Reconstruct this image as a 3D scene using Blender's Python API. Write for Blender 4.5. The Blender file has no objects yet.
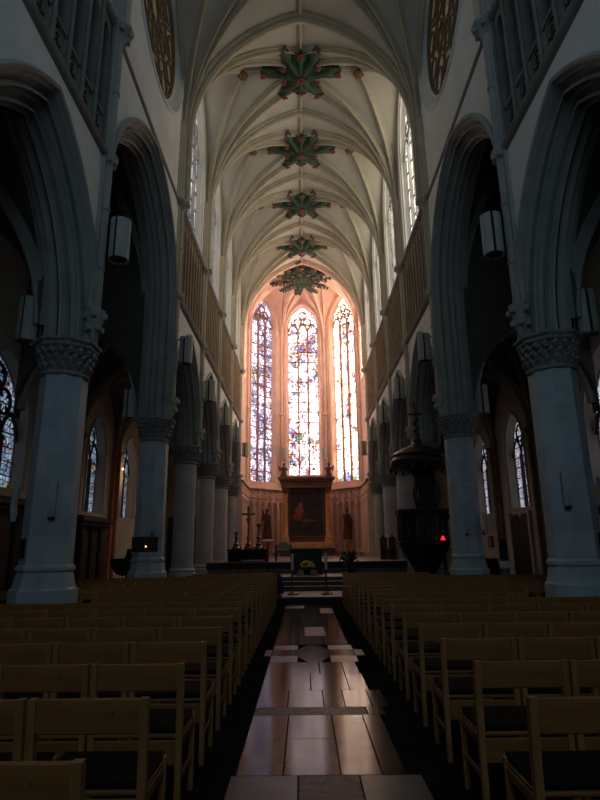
import bpy, math, random
from mathutils import Vector, Matrix
random.seed(7)
PI = math.pi
sc = bpy.context.scene
COL = sc.collection

# ------------------------------------------------------------------ layout
BAYS = [-3.9, 0.65, 5.2, 9.9, 16.36, 21.0, 25.45, 30.0, 34.6]   # pier lines along the nave
PX = 4.50          # pier centre from the axis
WX = 4.1           # nave wall face
OX = 5.0           # aisle side of the arcade wall
AX = 8.72          # aisle outer wall
ZCAP = 5.31
ZSILL = 9.41
ZTOP = 12.69
ZS = 15.3          # vault springing
ZR = 20.55          # vault ridge
APSE = [(-WX, 34.6), (-WX, 38.7), (-1.7, 41.1), (1.7, 41.1), (WX, 38.7), (WX, 34.6)]
AO = (0.0, 36.8)
AZS, AZR = 17.2, 20.75
FLOOR_C = 0.6      # choir floor
FLOOR_S = 1.03     # sanctuary floor

# ------------------------------------------------------------------ materials
def mat(name, col, rough=0.8, var=0.12, scale=3.0, spec=0.3, metal=0.0, bump=0.0, blocks=None, emis=None, estr=0.0):
    m = bpy.data.materials.new(name); m.use_nodes = True
    nt = m.node_tree; N = nt.nodes; L = nt.links
    b = N['Principled BSDF']
    b.inputs['Roughness'].default_value = rough
    b.inputs['Metallic'].default_value = metal
    b.inputs['Specular IOR Level'].default_value = spec
    tc = N.new('ShaderNodeTexCoord')
    no = N.new('ShaderNodeTexNoise'); no.inputs['Scale'].default_value = scale; no.inputs['Detail'].default_value = 5
    L.new(tc.outputs['Object'], no.inputs['Vector'])
    mr = N.new('ShaderNodeMapRange')
    mr.inputs['From Min'].default_value = 0.3; mr.inputs['From Max'].default_value = 0.7
    mr.inputs['To Min'].default_value = 1 - var; mr.inputs['To Max'].default_value = 1 + var
    L.new(no.outputs['Fac'], mr.inputs['Value'])
    mx = N.new('ShaderNodeMix'); mx.data_type = 'RGBA'; mx.blend_type = 'MULTIPLY'; mx.inputs['Factor'].default_value = 1
    mx.inputs['A'].default_value = (*col, 1)
    L.new(mr.outputs['Result'], mx.inputs['B'])
    out = mx.outputs['Result']
    if blocks:
        bw, bh, dark = blocks
        sp = N.new('ShaderNodeSeparateXYZ'); L.new(tc.outputs['Object'], sp.inputs[0])
        ad = N.new('ShaderNodeMath'); ad.operation = 'ADD'; L.new(sp.outputs['X'], ad.inputs[0]); L.new(sp.outputs['Y'], ad.inputs[1])
        cb = N.new('ShaderNodeCombineXYZ'); L.new(ad.outputs[0], cb.inputs['X']); L.new(sp.outputs['Z'], cb.inputs['Y'])
        br = N.new('ShaderNodeTexBrick'); br.inputs['Scale'].default_value = 1
        br.inputs['Brick Width'].default_value = bw; br.inputs['Row Height'].default_value = bh
        br.inputs['Mortar Size'].default_value = 0.006
        br.inputs['Color1'].default_value = (1, 1, 1, 1); br.inputs['Color2'].default_value = (0.86, 0.86, 0.86, 1)
        br.inputs['Mortar'].default_value = (dark, dark, dark, 1)
        L.new(cb.outputs[0], br.inputs['Vector'])
        m2 = N.new('ShaderNodeMix'); m2.data_type = 'RGBA'; m2.blend_type = 'MULTIPLY'; m2.inputs['Factor'].default_value = 1
        L.new(out, m2.inputs['A']); L.new(br.outputs['Color'], m2.inputs['B']); out = m2.outputs['Result']
    L.new(out, b.inputs['Base Color'])
    if bump:
        bp = N.new('ShaderNodeBump'); bp.inputs['Strength'].default_value = bump; bp.inputs['Distance'].default_value = 0.02
        L.new(no.outputs['Fac'], bp.inputs['Height']); L.new(bp.outputs[0], b.inputs['Normal'])
    if emis:
        b.inputs['Emission Color'].default_value = (*emis, 1); b.inputs['Emission Strength'].default_value = estr
    return m

def wood(name, col, rough=0.45, axis=0, var=0.3):
    m = mat(name, col, rough, var, 4.0, 0.35)
    nt = m.node_tree; N = nt.nodes; L = nt.links
    mp = N.new('ShaderNodeMapping'); s = [14, 14, 14]; s[axis] = 1.2
    mp.inputs['Scale'].default_value = s
    no = next(n for n in N if n.type == 'TEX_NOISE'); tc = next(n for n in N if n.type == 'TEX_COORD')
    L.new(tc.outputs['Object'], mp.inputs['Vector']); L.new(mp.outputs[0], no.inputs['Vector']); no.inputs['Scale'].default_value = 1.0
    return m

def glass(name, tint, strength, palette, amount=0.5, cell=6.0, fig=0.9, seed=0.0, lead=0.02, lo=0.45, hi=0.6, leadval=0.05, pmin=0.55, pmax=1.25):
    """daylit leaded glass: light passing the panes is given off by them, dark leads between"""
    m = bpy.data.materials.new(name); m.use_nodes = True
    nt = m.node_tree; N = nt.nodes; L = nt.links
    b = N['Principled BSDF']; b.inputs['Base Color'].default_value = (0.02, 0.02, 0.025, 1); b.inputs['Roughness'].default_value = 0.3
    tc = N.new('ShaderNodeTexCoord')
    mp = N.new('ShaderNodeMapping'); mp.inputs['Location'].default_value = (seed, seed * 0.7, seed * 1.3); mp.inputs['Scale'].default_value = (1, 0, 1)
    L.new(tc.outputs['Object'], mp.inputs['Vector'])
    v = N.new('ShaderNodeTexVoronoi'); v.inputs['Scale'].default_value = cell; v.feature = 'F1'
    v2 = N.new('ShaderNodeTexVoronoi'); v2.inputs['Scale'].default_value = cell; v2.feature = 'DISTANCE_TO_EDGE'
    L.new(mp.outputs[0], v.inputs['Vector']); L.new(mp.outputs[0], v2.inputs['Vector'])
    sp = N.new('ShaderNodeSeparateColor'); L.new(v.outputs['Color'], sp.inputs[0])
    cr = N.new('ShaderNodeValToRGB'); cr.color_ramp.interpolation = 'CONSTANT'
    els = cr.color_ramp.elements
    while len(els) < len(palette): els.new(0.5)
    for i, c in enumerate(palette):
        els[i].position = i / len(palette); els[i].color = (*c, 1)
    L.new(sp.outputs[0], cr.inputs['Fac'])
    no = N.new('ShaderNodeTexNoise'); no.inputs['Scale'].default_value = fig; no.inputs['Detail'].default_value = 1
    L.new(mp.outputs[0], no.inputs['Vector'])
    mr = N.new('ShaderNodeMapRange'); mr.inputs['From Min'].default_value = lo; mr.inputs['From Max'].default_value = hi
    mr.inputs['To Min'].default_value = 0.06; mr.inputs['To Max'].default_value = amount
    L.new(no.outputs['Fac'], mr.inputs['Value'])
    mx = N.new('ShaderNodeMix'); mx.data_type = 'RGBA'; mx.inputs['A'].default_value = (*tint, 1)
    L.new(mr.outputs[0], mx.inputs['Factor']); L.new(cr.outputs[0], mx.inputs['B'])
    # pane to pane brightness
    pb = N.new('ShaderNodeMapRange'); pb.inputs['To Min'].default_value = pmin; pb.inputs['To Max'].default_value = pmax
    L.new(sp.outputs[1], pb.inputs['Value'])
    ld = N.new('ShaderNodeMath'); ld.operation = 'GREATER_THAN'; ld.inputs[1].default_value = lead
    L.new(v2.outputs['Distance'], ld.inputs[0])
    lm = N.new('ShaderNodeMapRange'); lm.inputs['To Min'].default_value = leadval; lm.inputs['To Max'].default_value = strength
    L.new(ld.outputs[0], lm.inputs['Value'])
    ml = N.new('ShaderNodeMath'); ml.operation = 'MULTIPLY'; L.new(lm.outputs[0], ml.inputs[0]); L.new(pb.outputs[0], ml.inputs[1])
    L.new(mx.outputs['Result'], b.inputs['Emission Color']); L.new(ml.outputs[0], b.inputs['Emission Strength'])
    return m

M = {}
M['pier'] = mat('limestone tinted by cool light', (0.48, 0.555, 0.60), 0.7, 0.14, 2.2, 0.35, bump=0.08, blocks=(0.75, 0.46, 0.80))  # blue-grey stone, with cool window light put into its blue
M['pierround'] = mat('pale limestone', (0.50, 0.48, 0.47), 0.75, 0.12, 2.2, 0.3, bump=0.08, blocks=(0.9, 0.55, 0.82))
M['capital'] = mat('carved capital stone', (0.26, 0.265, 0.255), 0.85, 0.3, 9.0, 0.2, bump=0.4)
M['plaster'] = mat('whitewashed plaster', (0.76, 0.76, 0.72), 0.9, 0.07, 1.2, 0.15)
M['aisleplaster'] = mat('aisle plaster', (0.44, 0.39, 0.32), 0.9, 0.10, 1.0, 0.1)
M['shadeplaster'] = mat('vault plaster darkened for shade', (0.11, 0.10, 0.09), 0.9, 0.12, 1.0, 0.1)  # gloom of the upper aisles put into a darkened plaster colour
M['mould'] = mat('moulded arch stone', (0.35, 0.35, 0.33), 0.85, 0.12, 2.5, 0.2)
M['web'] = mat('vault webbing', (0.56, 0.525, 0.45), 0.9, 0.08, 1.0, 0.1)
M['rib'] = mat('vault rib stone', (0.52, 0.47, 0.36), 0.85, 0.10, 2.0, 0.15)
M['apsestone'] = mat('apse stone tinted by glow', (0.78, 0.56, 0.455), 0.85, 0.10, 1.6, 0.2)  # pink of the window glow put into the stone colour
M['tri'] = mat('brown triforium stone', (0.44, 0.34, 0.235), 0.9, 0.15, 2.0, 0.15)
M['trinave'] = mat('nave-dimmed triforium stone', (0.20, 0.20, 0.175), 0.9, 0.15, 2.0, 0.15)  # same stone as the choir triforium, nave dimness put into its colour
M['trinaveshade'] = mat('shade-dark nave triforium back', (0.11, 0.105, 0.09), 0.9, 0.15, 2.0, 0.1)  # recess shade painted in as a darker copy of the nave triforium stone
M['trishade'] = mat('triforium recess', (0.22, 0.165, 0.115), 0.9, 0.15, 2.0, 0.1)  # darker copy of the triforium stone, standing in for shade in the recess
M['string'] = mat('string course stone', (0.25, 0.23, 0.205), 0.85, 0.12, 3.0, 0.2)
M['orange'] = mat('orange brick band', (0.46, 0.17, 0.075), 0.85, 0.15, 3.0, 0.2, blocks=(0.30, 0.22, 0.72))
M['brownband'] = mat('brown brick band', (0.25, 0.16, 0.10), 0.85, 0.15, 3.0, 0.2, blocks=(0.30, 0.22, 0.72))
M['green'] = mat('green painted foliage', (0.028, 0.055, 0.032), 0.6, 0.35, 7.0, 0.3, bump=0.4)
M['greenpale'] = mat('pale green painted leaf', (0.062, 0.105, 0.060), 0.6, 0.35, 7.0, 0.3, bump=0.3)  # leaf arms painted a lighter green than the star panel
M['red'] = mat('red painted rosette', (0.24, 0.060, 0.052), 0.6, 0.3, 20.0, 0.3)
M['bossbrown'] = mat('brown boss', (0.16, 0.10, 0.05), 0.7, 0.3, 12.0)
M['slate'] = mat('dark slate floor', (0.028, 0.027, 0.025), 0.8, 0.3, 1.5, 0.0, blocks=(0.9, 0.6, 0.6))
M['slabl'] = mat('light floor slab', (0.11, 0.11, 0.097), 0.28, 0.18, 3.0, 0.06)
M['slabm'] = mat('grey brown floor slab', (0.034, 0.027, 0.019), 0.12, 0.35, 2.5, 0.045, bump=.03)
M['slabb'] = mat('tan floor slab', (0.075, 0.056, 0.034), 0.13, 0.3, 2.5, 0.07, bump=.03)
M['slabd'] = mat('worn mottled slab', (0.05, 0.046, 0.036), 0.40, 0.9, 14.0, 0.05)
M['step'] = mat('grey step stone', (0.085, 0.082, 0.076), 0.55, 0.15, 2.0, 0.35)
M['choir'] = mat('choir floor tiles', (0.13, 0.085, 0.06), 0.45, 0.2, 2.0, 0.4)
M['blackstone'] = mat('black marble', (0.012, 0.012, 0.013), 0.4, 0.2, 2.0)
M['wood'] = wood('brown chair wood', (0.30, 0.132, 0.040), 0.42, 0)
M['woodv'] = wood('post wood with painted light', (0.46, 0.22, 0.075), 0.40, 2)  # same wood as the boards, paler to carry the light on end posts
M['cushion'] = mat('black seat pad', (0.008, 0.008, 0.008), 0.7, 0.2, spec=.08)
M['plate'] = mat('small bright plate', (0.75, 0.75, 0.72), 0.25, 0.05, metal=0.9)
M['darkwood'] = wood('dark carved oak', (0.022, 0.016, 0.012), 0.4, 2)
M['oak'] = wood('brown oak', (0.05, 0.032, 0.020), 0.45, 2)
M['lampshade'] = mat('pale lamp shade', (0.42, 0.44, 0.41), 0.55, 0.04)
M['black'] = mat('black metal', (0.010, 0.010, 0.010), 0.45, 0.1)
M['speaker'] = mat('pale grey speaker', (0.42, 0.44, 0.45), 0.5, 0.05)
M['marbleo'] = mat('orange marble', (0.74, 0.38, 0.16), 0.4, 0.25, 4.0, 0.4, bump=0.05)
M['marbled'] = mat('brown red marble', (0.20, 0.095, 0.06), 0.45, 0.3, 5.0, 0.4)
M['frame'] = mat('gilded brown frame', (0.17, 0.10, 0.05), 0.45, 0.2, metal=0.2)
M['statue'] = wood('dark wooden figure', (0.10, 0.055, 0.035), 0.5, 2)
M['brass'] = mat('dull brass', (0.20, 0.14, 0.06), 0.4, 0.2, metal=0.7)
M['candle'] = mat('white candle wax', (0.72, 0.70, 0.64), 0.6, 0.04)
M['cloth'] = mat('white cloth', (0.60, 0.58, 0.55), 0.85, 0.05)
M['black_cloth'] = mat('black cloth', (0.010, 0.009, 0.009), 0.9, 0.2)
M['purple'] = mat('purple cloth', (0.055, 0.02, 0.075), 0.85, 0.2)
M['yellow'] = mat('yellow flower heads', (0.72, 0.56, 0.06), 0.7, 0.4, 14.0)
M['leaf'] = mat('dark leaves', (0.03, 0.055, 0.025), 0.6, 0.4, 10.0)
M['pot'] = mat('dark pot', (0.05, 0.045, 0.04), 0.6)
M['paleblock'] = mat('pale stone block', (0.32, 0.28, 0.24), 0.7)
M['palechair'] = mat('pale upholstery', (0.34, 0.30, 0.29), 0.8)
M['redwood'] = wood('reddish wood', (0.085, 0.028, 0.022), 0.45, 2)
M['redlamp'] = mat('red sanctuary lamp glass', (0.3, 0.01, 0.01), 0.3, emis=(1, 0.03, 0.03), estr=1.2)
M['warmbulb'] = mat('warm lamp glass', (0.8, 0.6, 0.4), 0.3, emis=(1.0, 0.62, 0.32), estr=3.0)
M['iron'] = mat('dark lead bars', (0.05, 0.035, 0.035), 0.7)
M['tracery'] = mat('window tracery stone', (0.30, 0.18, 0.15), 0.85)
M['tracerywh'] = mat('pale tracery stone', (0.42, 0.42, 0.41), 0.85)
M['tracerydk'] = mat('dusky tracery stone', (0.16, 0.13, 0.08), 0.85)
M['white'] = mat('white plastic', (0.7, 0.7, 0.72), 0.4, 0.03)

WARM = (1.0, 0.63, 0.47)
pal_apse = [(.5, .3, .22), (.24, .01, .02), (.02, .07, .24), (.36, .18, .04), (.02, .12, .04), (.28, .06, .06), (.09, .04, .18), (.6, .4, .3), (.05, .13, .24)]
pal_cool = [(.5, .48, .7), (.5, .05, .09), (.07, .16, .6), (.6, .5, .15), (.1, .36, .14), (.26, .2, .55), (.5, .28, .45), (.7, .66, .8), (.4, .5, .8)]
pal_coolk = [tuple(c * .42 for c in p) for p in pal_cool]
M['gl_apse_l'] = glass('apse stained glass cool', (0.88, 0.72, 0.95), 4.4, pal_coolk, .93, 5.6, 1.0, 3.1, lead=.09, lo=.40, hi=.56, pmin=.2, pmax=1.4)
M['gl_apse_c'] = glass('apse stained glass pink', (1.0, 0.76, 0.76), 6.2, pal_apse, .955, 6.0, 1.0, 9.4, lead=.09, lo=.48, hi=.62, pmin=.2, pmax=1.5)
M['gl_apse_r'] = glass('apse stained glass bright', (1.0, 0.69, 0.50), 11.0, pal_apse, 0.96, 5.4, 0.9, 17.0, lead=.07, lo=0.52, hi=0.62, pmin=.3, pmax=1.3)
M['gl_apse_n'] = glass('boosted apse north glass', (1.0, 0.74, 0.62), 14.0, pal_coolk, .3, 4.4, 0.9, 1.0, lead=.05)  # side window, strength raised to brighten the apse walls
M['gl_apse_s'] = glass('boosted apse south glass', (1.0, 0.74, 0.58), 26.0, pal_apse, .3, 4.4, 0.9, 2.0, lead=.05)  # extra glow added here to light the apse walls opposite
M['gl_cler'] = glass('clerestory glass south', (1.0, 0.89, 0.70), 3.6, pal_cool, 0.25, 5.0, 0.7, 5.0)
M['gl_cler_l'] = glass('clerestory glass north', (0.95, 0.90, 0.85), 1.5, [(.4, .45, .6), (.3, .3, .4), (.5, .45, .4), (.6, .6, .7)], 0.8, 4.0, 0.9, 5.0, lead=.05)
pal_aisle = [(.35, .5, .9), (.12, .28, .7), (.55, .68, .95), (.6, .5, .15), (.4, .6, .95), (.4, .05, .05), (.6, .75, .95), (.1, .3, .25), (.2, .36, .7)]
M['gl_aisle_l'] = glass('aisle stained glass blue', (0.55, 0.74, 1.0), 0.5, pal_aisle, .9, 6.0, 1.1, 2.0, lead=.08, lo=.36, hi=.5, leadval=.01)
M['gl_aisle_r'] = glass('aisle stained glass pale', (0.80, 0.84, 1.0), 0.7, [(.6, .62, .9), (.3, .3, .7), (.7, .5, .3), (.4, .08, .08), (.5, .4, .6), (.8, .8, 1)], 0.8, 7.0, 1.2, 6.0, lead=.07, leadval=.01)
M['gl_oc'] = glass('dusky rose glass', (0.30, 0.21, 0.12), 0.30, [(.3, .2, .1), (.12, .1, .3), (.35, .25, .12), (.2, .12, .08)], 0.7, 5.0, 1.0, 4.0)
M['gl_west'] = glass('west end glass', (0.50, 0.79, 1.0), 2.1, [(.5, .75, 1), (.6, .8, 1)], 0.4, 4.0, 1.0, 4.0)
M['gl_ncler'] = glass('nave clerestory glass', (0.58, 0.82, 1.0), .8, [(.4, .65, 1), (.5, .7, 1)], 0.4, 4.0, 1.0, 8.0)

def floor_painting():
    m = bpy.data.materials.new('dark oil painting'); m.use_nodes = True
    nt = m.node_tree; N = nt.nodes; L = nt.links; b = N['Principled BSDF']; b.inputs['Roughness'].default_value = 0.45
    tc = N.new('ShaderNodeTexCoord')
    base = N.new('ShaderNodeTexNoise'); base.inputs['Scale'].default_value = 2.2; base.inputs['Detail'].default_value = 4
    L.new(tc.outputs['Object'], base.inputs['Vector'])
    cr = N.new('ShaderNodeValToRGB'); cr.color_ramp.elements[0].position = .35; cr.color_ramp.elements[1].position = .75
    cr.color_ramp.elements[0].color = (.012, .010, .010, 1); cr.color_ramp.elements[1].color = (.085, .04, .02, 1)
    L.new(base.outputs['Fac'], cr.inputs[0]); out = cr.outputs[0]
    for cx, cz, rx, rz, col in [(-.5, .15, .32, .42, (.40, .10, .07)), (-.42, .6, .13, .15, (.5, .28, .18)), (-.62, -.25, .4, .22, (.34, .05, .04)), (.55, .45, .35, .35, (.02, .02, .025)), (.1, -.5, .6, .1, (.2, .12, .08))]:
        mp = N.new('ShaderNodeMapping'); mp.vector_type = 'TEXTURE'
        mp.inputs['Location'].default_value = (cx, 0, cz); mp.inputs['Scale'].default_value = (rx, 50, rz)
        L.new(tc.outputs['Object'], mp.inputs['Vector'])
        ln = N.new('ShaderNodeVectorMath'); ln.operation = 'LENGTH'; L.new(mp.outputs[0], ln.inputs[0])
        ad = N.new('ShaderNodeMath'); ad.operation = 'ADD'; L.new(ln.outputs['Value'], ad.inputs[0]); L.new(base.outputs['Fac'], ad.inputs[1])
        mr = N.new('ShaderNodeMapRange'); mr.inputs['From Min'].default_value = 1.1; mr.inputs['From Max'].default_value = 1.6
        mr.inputs['To Min'].default_value = .85; mr.inputs['To Max'].default_value = 0
        L.new(ad.outputs[0], mr.inputs[0])
        mx = N.new('ShaderNodeMix'); mx.data_type = 'RGBA'; L.new(mr.outputs[0], mx.inputs['Factor'])
        L.new(out, mx.inputs['A']); mx.inputs['B'].default_value = (*col, 1); out = mx.outputs['Result']
    L.new(out, b.inputs['Base Color'])
    return m
M['painting'] = floor_painting()

# ------------------------------------------------------------------ mesh builder
class MB:
    def __init__(s): s.v = []; s.f = []; s.m = []; s.sm = []; s.cur = 0; s.smooth = False
    def add(s, vs, fs, smooth=None):
        b = len(s.v); s.v += [tuple(p) for p in vs]
        for f in fs:
            s.f.append([b + i for i in f]); s.m.append(s.cur); s.sm.append(s.smooth if smooth is None else smooth)
        return s
    def box(s, x0, x1, y0, y1, z0, z1):
        return s.add([(x0, y0, z0), (x1, y0, z0), (x1, y1, z0), (x0, y1, z0), (x0, y0, z1), (x1, y0, z1), (x1, y1, z1), (x0, y1, z1)],
                     [(0, 3, 2, 1), (4, 5, 6, 7), (0, 1, 5, 4), (1, 2, 6, 5), (2, 3, 7, 6), (3, 0, 4, 7)], False)
    def bbox(s, x0, x1, y0, y1, z0, z1, c=0.006):
        """box with chamfered edges"""
        vs = []; pts = []
        for (x, sx) in ((x0, 1), (x1, -1)):
            for (y, sy) in ((y0, 1), (y1, -1)):
                for (z, sz) in ((z0, 1), (z1, -1)):
                    pts.append(((x, y, z), (sx, sy, sz)))
        idx = {}
        for i, (p, d) in enumerate(pts):
            for a in range(3):
                q = list(p)
                for k in range(3):
                    if k != a: q[k] += d[k] * c
                idx[(i, a)] = len(vs); vs.append(tuple(q))
        # a = axis whose face the vertex lies on
        F = []
        def c_(ix, iy, iz): return ix * 4 + iy * 2 + iz
        for a in range(3):
            o = [k for k in range(3) if k != a]
            for sd in (0, 1):
                loop = []
                for (u, w) in ((0, 0), (1, 0), (1, 1), (0, 1)):
                    t = [0, 0, 0]; t[a] = sd; t[o[0]] = u; t[o[1]] = w
                    loop.append(idx[(c_(*t), a)])
                F.append(loop)
        for a in range(3):           # edges along axis a
            o = [k for k in range(3) if k != a]
            for u in (0, 1):
                for w in (0, 1):
                    t0 = [0, 0, 0]; t0[o[0]] = u; t0[o[1]] = w; t1 = list(t0); t1[a] = 1
                    i0, i1 = c_(*t0), c_(*t1)
                    F.append([idx[(i0, o[0])], idx[(i1, o[0])], idx[(i1, o[1])], idx[(i0, o[1])]])
        for i in range(8): F.append([idx[(i, 0)], idx[(i, 1)], idx[(i, 2)]])
        return s.add(vs, F, False)
    def quad(s, a, b, c, d): return s.add([a, b, c, d], [(0, 1, 2, 3)], False)
    def lathe(s, prof, n=24, c=(0, 0, 0), phase=0.0, smooth=True, sx=1.0, sy=1.0, cap=True):
        vs = []; fs = []
        for r, z in prof:
            for i in range(n):
                a = phase + 2 * PI * i / n
                vs.append((c[0] + sx * r * math.cos(a), c[1] + sy * r * math.sin(a), c[2] + z))
        for j in range(len(prof) - 1):
            for i in range(n):
                k = (i + 1) % n
                fs.append((j * n + i, j * n + k, (j + 1) * n + k, (j + 1) * n + i))
        if cap:
            fs.append(tuple(reversed(range(n)))); fs.append(tuple((len(prof) - 1) * n + i for i in range(n)))
        return s.add(vs, fs, smooth)
    def tube(s, pts, r, n=8, smooth=True, cap=True, closed=False):
        pts = [Vector(p) for p in pts]; m = len(pts)
        rs = r if isinstance(r, (list, tuple)) else [r] * m
        vs = []; fs = []; ref = None
        for i, p in enumerate(pts):
            if closed: t = pts[(i + 1) % m] - pts[i - 1]
            else: t = pts[min(i + 1, m - 1)] - pts[max(i - 1, 0)]
            t.normalize()
            if ref is None:
                ref = Vector((0, 0, 1)) if abs(t.z) < 0.9 else Vector((1, 0, 0))
            u = ref - t * ref.dot(t)
            if u.length < 1e-4: u = t.orthogonal()
            u.normalize(); w = t.cross(u); ref = u
            for k in range(n):
                a = 2 * PI * k / n + PI / n
                vs.append(p + (u * math.cos(a) + w * math.sin(a)) * rs[i])
        for j in range(m if closed else m - 1):
            j2 = (j + 1) % m
            for k in range(n):
                k2 = (k + 1) % n
                fs.append((j * n + k, j * n + k2, j2 * n + k2, j2 * n + k))
        if cap and not closed:
            fs.append(tuple(reversed(range(n)))); fs.append(tuple((m - 1) * n + k for k in range(n)))
        return s.add(vs, fs, smooth)
    def ball(s, c, r, n=10, m=6, sx=1, sy=1, sz=1):
        prof = [(max(1e-4, r * math.sin(PI * i / m)), -r * sz * math.cos(PI * i / m)) for i in range(m + 1)]
        return s.lathe(prof, n, c, 0, True, sx, sy)
    def strip(s, rows, smooth=True, closed=False):
        n = len(rows[0]); vs = [p for r in rows for p in r]; fs = []
        for j in range(len(rows) - 1):
            for i in range(n if closed else n - 1):
                k = (i + 1) % n
                fs.append((j * n + i, j * n + k, (j + 1) * n + k, (j + 1) * n + i))
        return s.add(vs, fs, smooth)
    def build(s, name, mats, parent=None, angle=35, loc=None, rotz=None):
        me = bpy.data.meshes.new(name); me.from_pydata(s.v, [], s.f)
        mats = mats if isinstance(mats, (list, tuple)) else [mats]
        for m_ in mats: me.materials.append(M[m_] if isinstance(m_, str) else m_)
        for p, mi, sm in zip(me.polygons, s.m, s.sm): p.material_index = mi; p.use_smooth = sm
        me.update(); me.validate()
        if any(s.sm): me.set_sharp_from_angle(angle=math.radians(angle))
        o = bpy.data.objects.new(name, me); COL.objects.link(o)
        if parent is not None: o.parent = parent
        if loc is not None: o.location = loc
        if rotz is not None: o.rotation_euler = (0, 0, rotz)
        return o

def tag(o, label=None, cat=None, group=None, kind=None):
    if label: o['label'] = label
    if cat: o['category'] = cat
    if group: o['group'] = group
    if kind: o['kind'] = kind
    return o
def empty(name, loc=(0, 0, 0), rz=0.0):
    o = bpy.data.objects.new(name, None); COL.objects.link(o); o.location = loc; o.rotation_euler = (0, 0, rz); o.empty_display_size = 0.2
    return o
KIDS = {}
def dup(root, loc, rz=None):
    if not KIDS:
        for o in list(bpy.data.objects):
            if o.parent is not None: KIDS.setdefault(o.parent.name, []).append(o)
    return _dup(root, loc, rz)
def _dup(root, loc, rz):
    r = root.copy(); COL.objects.link(r); r.location = loc
    if rz is not None: r.rotation_euler = (0, 0, rz)
    def rec(src, dst):
        for ch in kids(src):
            c = ch.copy(); COL.objects.link(c); c.parent = dst; rec(ch, c)
    rec(root, r)
    return r
def kids(o): return [c for c in bpy.data.objects if c.parent == o] if o.name not in KIDS else KIDS[o.name]

# ------------------------------------------------------------------ arch geometry
class Arch:
    """pointed arch: half width w, springing zs, rise h, jambs down to zb"""
    def __init__(s, w, zs, h, zb): s.w, s.zs, s.h, s.zb = w, zs, h, zb; s.R = (w * w + h * h) / (2 * w); s.c = s.R - w
    def pts(s, n=0.0, seg=12, jamb=True):
        R = s.R + n; amax = math.acos(max(-1, min(1, s.c / R)))
        left = [(-(R * math.cos(amax * i / seg) - s.c), s.zs + R * math.sin(amax * i / seg)) for i in range(seg + 1)]
        if jamb: left = [(left[0][0], s.zb)] + left
        return left + [(-h, z) for h, z in reversed(left[:-1])]

def arch_sweep(mb, arch, O, H, B, prof, seg=12, smooth=True, closed=False, jamb=True):
    """O: Vector at the arch centre at z=0; H: horizontal unit; B: depth unit; prof: (n, d)"""
    cols = []
    for n, d in prof:
        cols.append([O + H * h + Vector((0, 0, z)) + B * d for h, z in arch.pts(n, seg, jamb)])
    rows = list(zip(*cols))
    mb.strip([list(r) for r in rows], smooth, closed)

def wall_face(mb, arch, O, H, y0, y1, z0, z1, n=0.0, B=None, d=0.0, seg=12):
    """flat face from y0..y1 (along H from O), z0..z1 with the arch cut out"""
    off = (B * d) if B is not None else Vector((0, 0, 0))
    P = lambda h, z: O + H * h + Vector((0, 0, z)) + off
    pts = arch.pts(n, seg)
    yl, yr = pts[0][0], pts[-1][0]
    if yl > y0: mb.quad(P(y0, z0), P(yl, z0), P(yl, z1), P(y0, z1))
    if y1 > yr: mb.quad(P(yr, z0), P(y1, z0), P(y1, z1), P(yr, z1))
    if arch.zb > z0: mb.quad(P(yl, z0), P(yr, z0), P(yr, arch.zb), P(yl, arch.zb))
    for a, b in zip(pts[1:-1], pts[2:-1]):
        mb.quad(P(*a), P(*b), P(b[0], z1), P(a[0], z1))

def roll(n, d, r, k=7):
    """convex roll moulding: arc bulging to the nave and into the opening"""
    return [(n + r * math.cos(t), d + r * math.sin(t)) for t in [math.radians(100 - 230 * q / (k - 1)) for q in range(k)]]
ARC_PROF = [(.60, .45), (.60, .52), (.55, .56), (.50, .54), (.48, .46), (.45, .45)]
ARC_PROF += [(.45, .40), (.41, .30), (.37, .26)] + roll(.30, .29, .075, 9) + [(.245, .20), (.245, .13), (.20, .07), (.165, .06)] + roll(.105, .11, .07, 9) + [(.05, .04), (.05, .0), (0, 0)]
ARC_PROF = ARC_PROF + [(n, -d) for n, d in reversed(ARC_PROF[:-1])]

X_, Y_, Z_ = Vector((1, 0, 0)), Vector((0, 1, 0)), Vector((0, 0, 1))

# ------------------------------------------------------------------ nave walls
ARC_CX = (WX + OX) / 2
def arcade_arch(y0, y1, tall):
    w = (y1 - y0) / 2 - (0.62 if tall else 0.43)
    return Arch(w, 8.75 if tall else ZCAP, 3.1 if tall else 3.02, ZCAP)

tri_id = [0]
def next_trim():
    tri_id[0] += 1; return 'trim_%d' % tri_id[0]

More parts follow.
